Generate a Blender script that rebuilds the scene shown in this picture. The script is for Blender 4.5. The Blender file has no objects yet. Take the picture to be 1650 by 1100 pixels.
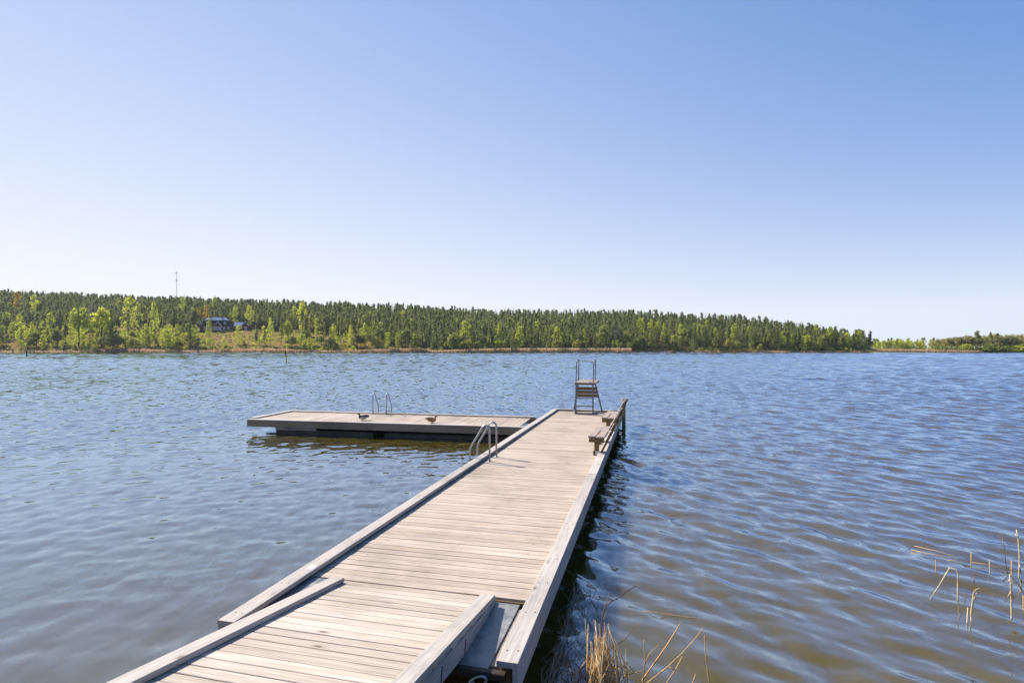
import bpy, bmesh, math, random
import numpy as np
from mathutils import Vector, Matrix

random.seed(7)
RNG = np.random.default_rng(11)
S = bpy.context.scene
COL = S.collection
PI = math.pi

# ------------------------------------------------------------------ frame of the pier
TH = math.atan2(221.0, 880.0)
CU = np.array([math.sin(TH), math.cos(TH), 0.0])     # along the pier, away from the shore
CV = np.array([math.cos(TH), -math.sin(TH), 0.0])    # across the pier, to the right
UP = np.array([0.0, 0.0, 1.0])
EYE = 2.8                                            # camera height above the water


def D(u, v, z=0.0):
    return CU * u + CV * v + UP * z


# ------------------------------------------------------------------ object helpers
def tag(o, label=None, cat=None, group=None, kind=None):
    if label:
        o['label'] = label
    if cat:
        o['category'] = cat
    if group:
        o['group'] = group
    if kind:
        o['kind'] = kind
    return o


def empty(name, loc, label, cat, group=None, rz=0.0):
    o = bpy.data.objects.new(name, None)
    o.empty_display_size = 0.2
    o.location = Vector([float(c) for c in loc])
    o.rotation_euler = (0, 0, rz)
    COL.objects.link(o)
    return tag(o, label, cat, group)


def copy_tree(o, parent=None):
    c = o.copy()
    COL.objects.link(c)
    if parent is not None:
        c.parent = parent
    for ch in list(o.children):
        copy_tree(ch, c)
    return c


class MB:
    """collects shapes for one mesh"""

    def __init__(self):
        self.v, self.f, self.uv, self.r, self.m, self.sm, self.top = [], [], [], [], [], [], []

    def face(self, idx, uvs, rnd=0.5, mat=0, smooth=False, top=None):
        self.f.append(idx)
        self.top.extend(top if top else [(0.5, 0.0)] * len(idx))
        self.uv.extend(uvs)
        self.r.append(rnd)
        self.m.append(mat)
        self.sm.append(smooth)

    def beam(self, p0, p1, w, t, up=UP, c=0.004, rnd=None, mat=0):
        """a sawn timber from p0 to p1; w across, t thick; centre line given"""
        p0, p1 = np.asarray(p0, float), np.asarray(p1, float)
        L = np.linalg.norm(p1 - p0)
        ax = (p1 - p0) / L
        sd = np.cross(ax, up)
        sd /= np.linalg.norm(sd)
        tp = np.cross(sd, ax)
        rnd = random.random() if rnd is None else rnd
        a, b = w / 2, t / 2
        c = min(c, a * .45, b * .45)
        prof = [(-a + c, -b), (a - c, -b), (a, -b + c), (a, b - c), (a - c, b), (-a + c, b), (-a, b - c), (-a, -b + c)]
        n0 = len(self.v)
        for p in (p0, p1):
            for (s, h) in prof:
                self.v.append(p + sd * s + tp * h)
        per = [0.0]
        for i in range(8):
            q0, q1 = prof[i], prof[(i + 1) % 8]
            per.append(per[-1] + math.hypot(q1[0] - q0[0], q1[1] - q0[1]))
        o1, o2 = rnd * 37.0, rnd * 91.0
        for i in range(8):
            j = (i + 1) % 8
            self.face((n0 + i, n0 + j, n0 + 8 + j, n0 + 8 + i),
                      [(o1, o2 + per[i]), (o1, o2 + per[i + 1]), (o1 + L, o2 + per[i + 1]), (o1 + L, o2 + per[i])], rnd, mat,
                      top=[(0, 1), (1, 1), (1, 1), (0, 1)] if i == 4 else None)
        self.face(tuple(n0 + 7 - i for i in range(8)), [(o1 + prof[7 - i][0], o2 + prof[7 - i][1]) for i in range(8)], rnd, mat)
        self.face(tuple(n0 + 8 + i for i in range(8)), [(o1 + prof[i][0], o2 + prof[i][1]) for i in range(8)], rnd, mat)
        return self

    def box(self, c, sx, sy, sz, rz=0.0, rnd=None, mat=0, ch=0.004):
        c = np.asarray(c, float)
        ax = np.array([math.cos(rz), math.sin(rz), 0]) * sx / 2
        return self.beam(c - ax, c + ax, sy, sz, c=ch, rnd=rnd, mat=mat)

    def tube(self, pts, rad, seg=8, rnd=0.5, mat=0, cap=True):
        pts = [np.asarray(p, float) for p in pts]
        n = len(pts)
        rad = [rad] * n if np.isscalar(rad) else list(rad)
        n0 = len(self.v)
        ref = None
        s = 0.0
        ss = []
        for i in range(n):
            d = pts[min(i + 1, n - 1)] - pts[max(i - 1, 0)]
            d = d / (np.linalg.norm(d) + 1e-9)
            if ref is None:
                ref = np.cross(d, UP if abs(d[2]) < .9 else np.array([1., 0, 0]))
            ref = ref - d * np.dot(ref, d)
            ref /= np.linalg.norm(ref) + 1e-9
            b = np.cross(d, ref)
            for k in range(seg):
                a = 2 * PI * k / seg
                self.v.append(pts[i] + (ref * math.cos(a) + b * math.sin(a)) * rad[i])
            if i:
                s += np.linalg.norm(pts[i] - pts[i - 1])
            ss.append(s)
        for i in range(n - 1):
            for k in range(seg):
                j = (k + 1) % seg
                self.face((n0 + i * seg + k, n0 + i * seg + j, n0 + (i + 1) * seg + j, n0 + (i + 1) * seg + k),
                          [(ss[i] + rnd * 17, k / seg * .3), (ss[i] + rnd * 17, (k + 1) / seg * .3),
                           (ss[i + 1] + rnd * 17, (k + 1) / seg * .3), (ss[i + 1] + rnd * 17, k / seg * .3)], rnd, mat, True)
        if cap:
            self.face(tuple(n0 + seg - 1 - k for k in range(seg)), [(0, 0)] * seg, rnd, mat)
            self.face(tuple(n0 + (n - 1) * seg + k for k in range(seg)), [(0, 0)] * seg, rnd, mat)
        return self

    def poly(self, pts, rnd=0.5, mat=0):
        n0 = len(self.v)
        for p in pts:
            self.v.append(np.asarray(p, float))
        self.face(tuple(range(n0, n0 + len(pts))), [(float(p[0]), float(p[1] + p[2])) for p in pts], rnd, mat)
        return self

    def hull(self, pts, faces, rnd=0.5, mat=0):
        n0 = len(self.v)
        for p in pts:
            self.v.append(np.asarray(p, float))
        for f in faces:
            self.face(tuple(n0 + i for i in f), [(float(pts[i][0]), float(pts[i][2])) for i in f], rnd, mat)
        return self

    def quads(self, V, rnd, mat=0):
        """V (n,4,3)"""
        n0 = len(self.v)
        self.v.extend(V.reshape(-1, 3))
        for i in range(len(V)):
            b = n0 + 4 * i
            self.face((b, b + 1, b + 2, b + 3), [(0, 0), (1, 0), (1, 1), (0, 1)], float(rnd[i]), mat)
        return self

    def build(self, name, mats, parent=None, origin=None, **tags):
        mats = mats if isinstance(mats, (list, tuple)) else [mats]
        me = bpy.data.meshes.new(name)
        V = np.asarray(self.v, float).reshape(-1, 3)
        org = np.zeros(3)
        if origin is not None:
            org = np.asarray(origin, float)
            V = V - org
        me.from_pydata(V.tolist(), [], [tuple(int(i) for i in f) for f in self.f])
        uvl = me.uv_layers.new(name='UVMap')
        uvl.data.foreach_set('uv', np.asarray(self.uv, np.float32).ravel())
        uv2 = me.uv_layers.new(name='Across')
        uv2.data.foreach_set('uv', np.asarray(self.top, np.float32).ravel())
        at = me.attributes.new('rnd', 'FLOAT', 'FACE')
        at.data.foreach_set('value', np.asarray(self.r, np.float32))
        me.polygons.foreach_set('material_index', np.asarray(self.m, np.int32))
        me.polygons.foreach_set('use_smooth', np.asarray(self.sm, bool))
        for m in mats:
            me.materials.append(m)
        me.update()
        o = bpy.data.objects.new(name, me)
        COL.objects.link(o)
        if parent is not None:
            o.parent = parent
        elif origin is not None:
            o.location = Vector(org.tolist())
        return tag(o, **tags)


# ------------------------------------------------------------------ materials
def new_mat(name):
    m = bpy.data.materials.new(name)
    m.use_nodes = True
    nt = m.node_tree
    nt.nodes.clear()
    out = nt.nodes.new('ShaderNodeOutputMaterial')
    return m, nt, out


def N(nt, typ, **kw):
    n = nt.nodes.new(typ)
    for k, v in kw.items():
        if k == 'inp':
            for a, b in v.items():
                n.inputs[a].default_value = b
        else:
            setattr(n, k, v)
    return n


def ramp(nt, stops, fac=None):
    r = nt.nodes.new('ShaderNodeValToRGB')
    el = r.color_ramp.elements
    while len(el) < len(stops):
        el.new(0.5)
    for e, (p, c) in zip(el, stops):
        e.position = p
        e.color = (c[0], c[1], c[2], 1) if not np.isscalar(c) else (c, c, c, 1)
    if fac is not None:
        nt.links.new(fac, r.inputs['Fac'])
    return r


def mix(nt, typ, fac, a, b):
    m = nt.nodes.new('ShaderNodeMix')
    m.data_type = 'RGBA'
    m.blend_type = typ
    for sock, val in ((m.inputs[0], fac), (m.inputs[6], a), (m.inputs[7], b)):
        if hasattr(val, 'is_output'):
            nt.links.new(val, sock)
        elif np.isscalar(val):
            sock.default_value = val if sock == m.inputs[0] else (val, val, val, 1)
        else:
            sock.default_value = (*val, 1)
    return m.outputs[2]


def wood(name, dark, light, stain=(0.30, 0.20, 0.12), stain_amt=0.25, knots=0.5, rough=0.75, green=0.0, bump=0.25, grooves=0):
    m, nt, out = new_mat(name)
    L = nt.links.new
    uv = N(nt, 'ShaderNodeUVMap', uv_map='UVMap')
    rnd = N(nt, 'ShaderNodeAttribute', attribute_name='rnd')
    mp = N(nt, 'ShaderNodeMapping')
    mp.inputs['Scale'].default_value = (1.3, 34.0, 1)
    L(uv.outputs[0], mp.inputs[0])
    g = N(nt, 'ShaderNodeTexNoise', inp={'Scale': 1.0, 'Detail': 5.0, 'Roughness': 0.65, 'Distortion': 0.35})
    L(mp.outputs[0], g.inputs['Vector'])
    mp2 = N(nt, 'ShaderNodeMapping')
    mp2.inputs['Scale'].default_value = (4.0, 150.0, 1)
    L(uv.outputs[0], mp2.inputs[0])
    g2 = N(nt, 'ShaderNodeTexNoise', inp={'Scale': 1.0, 'Detail': 3.0, 'Roughness': 0.6})
    L(mp2.outputs[0], g2.inputs['Vector'])
    gr = ramp(nt, [(0.30, dark), (0.72, light)], g.outputs['Fac'])
    col = mix(nt, 'MULTIPLY', 0.55, gr.outputs[0], ramp(nt, [(0.34, 0.55), (0.56, 1.0)], g2.outputs['Fac']).outputs[0])
    # board to board variation
    br = ramp(nt, [(0.0, 0.79), (0.5, 0.95), (1.0, 1.07)], rnd.outputs['Fac'])
    col = mix(nt, 'MULTIPLY', 1.0, col, br.outputs[0])
    # warm or weathered patches
    mp3 = N(nt, 'ShaderNodeMapping')
    mp3.inputs['Scale'].default_value = (1.1, 5.0, 1)
    L(uv.outputs[0], mp3.inputs[0])
    g3 = N(nt, 'ShaderNodeTexNoise', inp={'Scale': 1.0, 'Detail': 4.0, 'Roughness': 0.6})
    L(mp3.outputs[0], g3.inputs['Vector'])
    st = ramp(nt, [(0.48, 0.0), (0.78, stain_amt)], g3.outputs['Fac'])
    col = mix(nt, 'MIX', st.outputs[0], col, stain)
    gfac = None
    if grooves:          # fine milled grooves along each deck board
        ua = N(nt, 'ShaderNodeUVMap', uv_map='Across')
        us = N(nt, 'ShaderNodeSeparateXYZ')
        L(ua.outputs[0], us.inputs[0])
        w1 = N(nt, 'ShaderNodeMath', operation='MULTIPLY')
        L(us.outputs[0], w1.inputs[0])
        w1.inputs[1].default_value = grooves * 2 * PI
        w2 = N(nt, 'ShaderNodeMath', operation='COSINE')
        L(w1.outputs[0], w2.inputs[0])
        gv = ramp(nt, [(0.70, 0.0), (0.98, 1.0)], None)
        w3 = N(nt, 'ShaderNodeMath', operation='MULTIPLY')
        L(w2.outputs[0], w3.inputs[0])
        L(us.outputs[1], w3.inputs[1])
        L(w3.outputs[0], gv.inputs[0])
        gw = N(nt, 'ShaderNodeMath', operation='MULTIPLY')
        L(gv.outputs[0], gw.inputs[0])
        L(ramp(nt, [(0.35, 0.15), (0.65, 0.75)], g3.outputs['Fac']).outputs[0], gw.inputs[1])
        gfac = gw.outputs[0]
        col = mix(nt, 'MIX', gfac, col, tuple(c * .55 for c in dark))
    geo = N(nt, 'ShaderNodeNewGeometry')
    g5 = N(nt, 'ShaderNodeTexNoise', inp={'Scale': 0.8, 'Detail': 5.0, 'Roughness': 0.65})
    L(geo.outputs['Position'], g5.inputs['Vector'])
    col = mix(nt, 'MULTIPLY', 1.0, col, ramp(nt, [(0.30, 0.72), (0.50, 0.97), (0.75, 1.07)], g5.outputs['Fac']).outputs[0])
    # knots: small dark ovals
    mp4 = N(nt, 'ShaderNodeMapping')
    mp4.inputs['Scale'].default_value = (2.6, 6.5, 1)
    L(uv.outputs[0], mp4.inputs[0])
    vo = N(nt, 'ShaderNodeTexVoronoi', inp={'Scale': 1.0, 'Randomness': 1.0})
    L(mp4.outputs[0], vo.inputs['Vector'])
    vsep = N(nt, 'ShaderNodeSeparateColor')
    L(vo.outputs['Color'], vsep.inputs[0])
    kr = ramp(nt, [(0.05, 1.0), (0.10, 0.40), (0.19, 0.0)], vo.outputs['Distance'])
    ks = ramp(nt, [(0.58, 0.0), (0.62, knots), (1.0, knots)], vsep.outputs[0])
    kf = N(nt, 'ShaderNodeMath', operation='MULTIPLY')
    L(kr.outputs[0], kf.inputs[0])
    L(ks.outputs[0], kf.inputs[1])
    col = mix(nt, 'MIX', kf.outputs[0], col, (dark[0] * .30, dark[1] * .24, dark[2] * .20))
    if green:
        g4 = N(nt, 'ShaderNodeTexNoise', inp={'Scale': 9.0, 'Detail': 5.0})
        L(geo.outputs['Position'], g4.inputs['Vector'])
        col = mix(nt, 'MIX', ramp(nt, [(0.48, 0.0), (0.66, green)], g4.outputs['Fac']).outputs[0], col, (0.10, 0.11, 0.025))
    p = N(nt, 'ShaderNodeBsdfPrincipled', inp={'Roughness': rough})
    p.inputs['Specular IOR Level'].default_value = 0.25
    L(col, p.inputs['Base Color'])
    bm = N(nt, 'ShaderNodeBump', inp={'Strength': bump, 'Distance': 0.004})
    hs = N(nt, 'ShaderNodeMath', operation='ADD')
    L(g.outputs['Fac'], hs.inputs[0])
    L(g2.outputs['Fac'], hs.inputs[1])
    L(hs.outputs[0], bm.inputs['Height'])
    L(bm.outputs[0], p.inputs['Normal'])
    L(p.outputs[0], out.inputs[0])
    return m


def plain(name, col, rough=0.6, metal=0.0, var=0.25, scale=6.0, spec=0.4):
    m, nt, out = new_mat(name)
    L = nt.links.new
    geo = N(nt, 'ShaderNodeNewGeometry')
    n = N(nt, 'ShaderNodeTexNoise', inp={'Scale': scale, 'Detail': 5.0, 'Roughness': 0.6})
    L(geo.outputs['Position'], n.inputs['Vector'])
    r = ramp(nt, [(0.3, tuple(c * (1 - var) for c in col)), (0.7, tuple(min(1, c * (1 + var)) for c in col))], n.outputs['Fac'])
    p = N(nt, 'ShaderNodeBsdfPrincipled', inp={'Roughness': rough, 'Metallic': metal})
    p.inputs['Specular IOR Level'].default_value = spec
    L(r.outputs[0], p.inputs['Base Color'])
    L(p.outputs[0], out.inputs[0])
    return m


def foliage(name, cols, trans=0.35, objvar=0.3):
    """cols: darker, middle, lighter leaf colours; varies by clump and by plant"""
    m, nt, out = new_mat(name)
    L = nt.links.new
    rnd = N(nt, 'ShaderNodeAttribute', attribute_name='rnd')
    oi = N(nt, 'ShaderNodeObjectInfo')
    r = ramp(nt, [(0.0, cols[0]), (0.5, cols[1]), (1.0, cols[2])], rnd.outputs['Fac'])
    ov = ramp(nt, [(0.0, (1 - objvar, 1 - objvar, 1 - objvar * .6)), (0.5, (1, 1, 1)), (1.0, (1 + objvar, 1 + objvar * .7, 1))], oi.outputs['Random'])
    col = mix(nt, 'MULTIPLY', 1.0, r.outputs[0], ov.outputs[0])
    d = N(nt, 'ShaderNodeBsdfDiffuse')
    t = N(nt, 'ShaderNodeBsdfTranslucent')
    L(col, d.inputs['Color'])
    L(col, t.inputs['Color'])
    mx = N(nt, 'ShaderNodeMixShader', inp={0: trans})
    L(d.outputs[0], mx.inputs[1])
    L(t.outputs[0], mx.inputs[2])
    L(mx.outputs[0], out.inputs[0])
    return m


M = {}
M['deck'] = wood('bleached_deck_wood', (0.41, 0.315, 0.235), (0.67, 0.55, 0.445), stain=(0.43, 0.31, 0.20), stain_amt=0.58, knots=0.85, bump=0.35, grooves=4)
M['kerb'] = wood('grey_kerb_wood', (0.44, 0.38, 0.325), (0.64, 0.56, 0.49), stain=(0.44, 0.36, 0.29), stain_amt=0.40, knots=0.85)
M['ramp_deck'] = wood('ramp_deck_wood', (0.42, 0.335, 0.26), (0.71, 0.60, 0.50), stain=(0.44, 0.33, 0.19), stain_amt=0.35, knots=0.95, bump=0.4, grooves=5)
M['fascia'] = wood('fascia_wood', (0.34, 0.30, 0.28), (0.58, 0.53, 0.50), stain=(0.30, 0.27, 0.26), stain_amt=0.3, knots=0.8)
M['float_face'] = wood('float_face_wood', (0.31, 0.215, 0.135), (0.50, 0.37, 0.25), stain=(0.20, 0.17, 0.13), stain_amt=0.4, knots=0.6)
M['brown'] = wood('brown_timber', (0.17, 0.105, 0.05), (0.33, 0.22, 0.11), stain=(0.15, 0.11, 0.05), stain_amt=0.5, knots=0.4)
M['bench'] = wood('bench_wood', (0.32, 0.25, 0.20), (0.52, 0.44, 0.38), stain=(0.30, 0.2, 0.12), stain_amt=0.4, knots=0.5)
M['mossy'] = wood('mossy_timber', (0.13, 0.085, 0.04), (0.24, 0.16, 0.08), stain=(0.10, 0.07, 0.03), stain_amt=0.6, knots=0.3, green=0.35)
M['dark_timber'] = wood('dark_timber_wood', (0.03, 0.022, 0.015), (0.07, 0.05, 0.035), stain=(0.03, 0.025, 0.01), stain_amt=0.6, knots=0.2, rough=0.5)
M['steel'] = plain('galvanised_steel', (0.42, 0.43, 0.45), 0.38, 0.85, 0.12, 30)
M['tube'] = plain('brushed_tube_steel', (0.36, 0.36, 0.36), 0.38, 0.85, 0.10, 40)
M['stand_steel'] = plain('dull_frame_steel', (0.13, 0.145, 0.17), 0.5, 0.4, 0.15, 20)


def plate_material():
    m, nt, out = new_mat('chequered_plate')
    L = nt.links.new
    geo = N(nt, 'ShaderNodeNewGeometry')
    n = N(nt, 'ShaderNodeTexNoise', inp={'Scale': 7.0, 'Detail': 6.0, 'Roughness': 0.65})
    L(geo.outputs['Position'], n.inputs['Vector'])
    r = ramp(nt, [(0.35, (0.13, 0.13, 0.13)), (0.55, (0.24, 0.235, 0.225)), (0.75, (0.36, 0.345, 0.31))], n.outputs['Fac'])
    rr = ramp(nt, [(0.35, 0.30), (0.7, 0.6)], n.outputs['Fac'])
    p = N(nt, 'ShaderNodeBsdfPrincipled', inp={'Metallic': 0.15})
    L(r.outputs[0], p.inputs['Base Color'])
    L(rr.outputs[0], p.inputs['Roughness'])
    L(p.outputs[0], out.inputs[0])
    return m


M['plate'] = plate_material()


# ------------------------------------------------------------------ world, sun, camera
SUN_EL = math.radians(38.0)
SUN_AZ = math.atan2(0.8, 0.6)          # degrees to the left of straight ahead
sun_dir = Vector((-math.sin(SUN_AZ) * math.cos(SUN_EL), math.cos(SUN_AZ) * math.cos(SUN_EL), math.sin(SUN_EL)))
W = bpy.data.worlds.new('World')
S.world = W
W.use_nodes = True
wn = W.node_tree
wn.nodes.clear()
wo = wn.nodes.new('ShaderNodeOutputWorld')
bg = wn.nodes.new('ShaderNodeBackground')
sky = wn.nodes.new('ShaderNodeTexSky')
sky.sky_type = 'NISHITA'
sky.sun_disc = False
sky.sun_elevation = SUN_EL
sky.sun_rotation = -SUN_AZ
sky.altitude = 50
sky.air_density = 1.0
sky.dust_density = 0.12
sky.ozone_density = 4.0
bg.inputs['Strength'].default_value = 0.10
# film-like shoulder on the sky's own radiance, so that it keeps its hue up to the horizon
sep_ = wn.nodes.new('ShaderNodeSeparateColor')
cmb_ = wn.nodes.new('ShaderNodeCombineColor')
wn.links.new(sky.outputs[0], sep_.inputs[0])
SKY_GAIN = 4.38


def wmath(op, a, b=None):
    n = wn.nodes.new('ShaderNodeMath')
    n.operation = op
    for s_, v_ in zip(n.inputs, (a, b)):
        if v_ is None:
            continue
        if hasattr(v_, 'is_output'):
            wn.links.new(v_, s_)
        else:
            s_.default_value = v_
    return n.outputs[0]


for ch, (c0, kk) in enumerate(((1.041, 0.077), (-0.712, 0.086), (-0.057, 0.285))):
    x_ = wmath('MAXIMUM', wmath('SUBTRACT', sep_.outputs[ch], c0), 0.0)
    x_ = wmath('SUBTRACT', 1.0, wmath('EXPONENT', wmath('MULTIPLY', x_, -kk)))
    wn.links.new(x_, cmb_.inputs[ch])
# summer haze low in the sky all round, and a broader pale glow on the sun's side
tc_ = wn.nodes.new('ShaderNodeTexCoord')
dv_ = wn.nodes.new('ShaderNodeSeparateXYZ')
wn.links.new(tc_.outputs['Generated'], dv_.inputs[0])
el_ = wmath('MAXIMUM', dv_.outputs[2], 0.0)
hl_ = wmath('SQRT', wmath('MAXIMUM', wmath('SUBTRACT', 1.0, wmath('MULTIPLY', el_, el_)), 1e-4))
cs_ = wmath('DIVIDE', wmath('ADD', wmath('MULTIPLY', dv_.outputs[0], -math.sin(SUN_AZ)), wmath('MULTIPLY', dv_.outputs[1], math.cos(SUN_AZ))), hl_)
side_ = wmath('POWER', wmath('MAXIMUM', wmath('ADD', wmath('MULTIPLY', cs_, 0.5), 0.5), 0.0), 1.281)
w1_ = wmath('MINIMUM', wmath('MULTIPLY', wmath('MULTIPLY', wmath('EXPONENT', wmath('DIVIDE', el_, -0.538)), side_), 1.08), 1.0)
w2_ = wmath('MINIMUM', wmath('MULTIPLY', wmath('EXPONENT', wmath('DIVIDE', el_, -0.095)), 1.792), 1.0)


def wmix(fac, a, b, typ='MIX'):
    n = wn.nodes.new('ShaderNodeMix')
    n.data_type = 'RGBA'
    n.blend_type = typ
    n.clamp_result = False
    for s_, v_ in ((n.inputs[0], fac), (n.inputs[6], a), (n.inputs[7], b)):
        if hasattr(v_, 'is_output'):
            wn.links.new(v_, s_)
        elif np.isscalar(v_):
            s_.default_value = v_
        else:
            s_.default_value = (*v_, 1)
    return n.outputs[2]


c_ = wmix(w2_, cmb_.outputs[0], (0.70, 0.80, 0.96))
c_ = wmix(w1_, c_, (0.93, 0.945, 1.0))
c_ = wmix(1.0, c_, (SKY_GAIN, SKY_GAIN, SKY_GAIN), 'MULTIPLY')
wn.links.new(c_, bg.inputs['Color'])
wn.links.new(bg.outputs[0], wo.inputs['Surface'])

sl = bpy.data.lights.new('sun', 'SUN')
sl.energy = 4.0
sl.angle = math.radians(0.5)
sl.color = (1.0, 0.94, 0.86)
so = bpy.data.objects.new('sun', sl)
so.rotation_euler = sun_dir.to_track_quat('Z', 'Y').to_euler()
so.location = (-60, 40, 60)
COL.objects.link(so)

cam = bpy.data.cameras.new('camera')
cam.sensor_width = 36.0
cam.lens = 36.0 * 880.0 / 1650.0
cam.shift_y = 11.5 / 1650.0
cam.clip_end = 6000
cam.clip_start = 0.05
co = bpy.data.objects.new('camera', cam)
co.location = (0, 0, EYE)
co.rotation_euler = (PI / 2, 0, 0)
COL.objects.link(co)
S.camera = co
S.view_settings.view_transform = 'Standard'
S.view_settings.look = 'None'
S.view_settings.exposure = 1.2
S.view_settings.gamma = 1.0
S.render.engine = 'CYCLES'
S.cycles.max_bounces = 6
S.cycles.diffuse_bounces = 3
S.cycles.glossy_bounces = 3
S.cycles.transmission_bounces = 4
S.cycles.caustics_reflective = False
S.cycles.caustics_refractive = False
S.cycles.use_denoising = True


# ------------------------------------------------------------------ the lake
def smooth(a, b, x):
    t = np.clip((x - a) / (b - a), 0, 1)
    return t * t * (3 - 2 * t)


def water_material():
    m, nt, out = new_mat('lake_water')
    L = nt.links.new
    geo = N(nt, 'ShaderNodeNewGeometry')

    def bands(rot, sx, sy, scale, detail, rough, dist):
        mp = N(nt, 'ShaderNodeMapping')
        mp.inputs['Rotation'].default_value = (0, 0, rot)
        mp.inputs['Scale'].default_value = (sx, sy, 1)
        L(geo.outputs['Position'], mp.inputs[0])
        n = N(nt, 'ShaderNodeTexNoise', inp={'Scale': scale, 'Detail': detail, 'Roughness': rough, 'Distortion': dist})
        L(mp.outputs[0], n.inputs['Vector'])
        return n.outputs['Fac']
    b1 = bands(math.radians(-38), 1.0, 0.42, 2.6, 4.0, 0.62, 0.4)
    b2 = bands(math.radians(-75), 1.0, 0.45, 6.0, 4.0, 0.6, 0.5)
    b3 = bands(math.radians(-70), 1.0, 0.38, 0.75, 3.0, 0.55, 0.3)
    b4 = bands(math.radians(40), 1.0, 0.6, 4.0, 3.0, 0.6, 0.5)
    patch = bands(0.3, 0.05, 0.11, 1.0, 3.0, 0.55, 0.0)
    pr = ramp(nt, [(0.36, 0.55), (0.62, 1.0)], patch)

    def vmath(op, a, b):
        x = N(nt, 'ShaderNodeVectorMath', operation=op)
        for s_, v_ in zip(x.inputs, (a, b)):
            if hasattr(v_, 'is_output'):
                L(v_, s_)
            else:
                s_.default_value = v_
        return x.outputs[0]

    def slope(fac, ang, amount):
        # a wavelet's slope along its direction of travel
        c_ = N(nt, 'ShaderNodeMath', operation='SUBTRACT')
        L(fac, c_.inputs[0])
        c_.inputs[1].default_value = 0.5
        x = N(nt, 'ShaderNodeVectorMath', operation='SCALE')
        x.inputs[0].default_value = (math.cos(ang) * amount, math.sin(ang) * amount, 0)
        L(c_.outputs[0], x.inputs['Scale'])
        return x.outputs[0]
    pr = ramp(nt, [(0.36, 0.55), (0.62, 1.0)], patch)
    tot = vmath('ADD', slope(b1, math.radians(38), 0.32), slope(b2, math.radians(75), 0.34))
    tot = vmath('ADD', tot, slope(b3, math.radians(70), 0.10))
    tot = vmath('ADD', tot, slope(b4, math.radians(-40), 0.16))
    sc_ = N(nt, 'ShaderNodeVectorMath', operation='SCALE')
    L(tot, sc_.inputs[0])
    L(pr.outputs[0], sc_.inputs['Scale'])
    nrm = N(nt, 'ShaderNodeVectorMath', operation='NORMALIZE')
    L(vmath('ADD', geo.outputs['Normal'], sc_.outputs[0]), nrm.inputs[0])
    # turbid brown water body, a little greener or browner in drifts
    t = bands(0.0, 0.35, 0.5, 1.0, 4.0, 0.6, 0.2)
    col = ramp(nt, [(0.3, (0.082, 0.060, 0.009)), (0.7, (0.104, 0.078, 0.014))], t)
    # light spreads a little in the turbid water before it comes back
    body = N(nt, 'ShaderNodeSubsurfaceScattering', falloff='BURLEY')
    body.inputs['Scale'].default_value = 0.70
    body.inputs['Radius'].default_value = (1.0, 0.8, 0.5)
    L(col.outputs[0], body.inputs['Color'])
    refl = N(nt, 'ShaderNodeBsdfGlossy', inp={'Roughness': 0.05})
    refl.inputs['Color'].default_value = (0.61, 0.79, 1.0, 1)  # blue tint put into the reflection, deepening the mirrored sky
    L(nrm.outputs[0], refl.inputs['Normal'])
    # reflectance rises towards grazing view, broader than plain water, to brighten the mirrored sky
    dt = N(nt, 'ShaderNodeVectorMath', operation='DOT_PRODUCT')
    L(nrm.outputs[0], dt.inputs[0])
    L(geo.outputs['Incoming'], dt.inputs[1])

    def m2(op, a, b):
        x = N(nt, 'ShaderNodeMath', operation=op)
        for s_, v_ in zip(x.inputs, (a, b)):
            if hasattr(v_, 'is_output'):
                L(v_, s_)
            else:
                s_.default_value = v_
        return x.outputs[0]
    c_ = m2('MINIMUM', m2('MAXIMUM', dt.outputs['Value'], 0.0), 1.0)
    fr_ = m2('ADD', m2('MULTIPLY', m2('POWER', m2('SUBTRACT', 1.0, c_), 2.35), 0.98), 0.02)
    mx = N(nt, 'ShaderNodeMixShader')
    L(fr_, mx.inputs[0])
    L(body.outputs[0], mx.inputs[1])
    L(refl.outputs[0], mx.inputs[2])
    L(mx.outputs[0], out.inputs[0])
    return m


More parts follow.
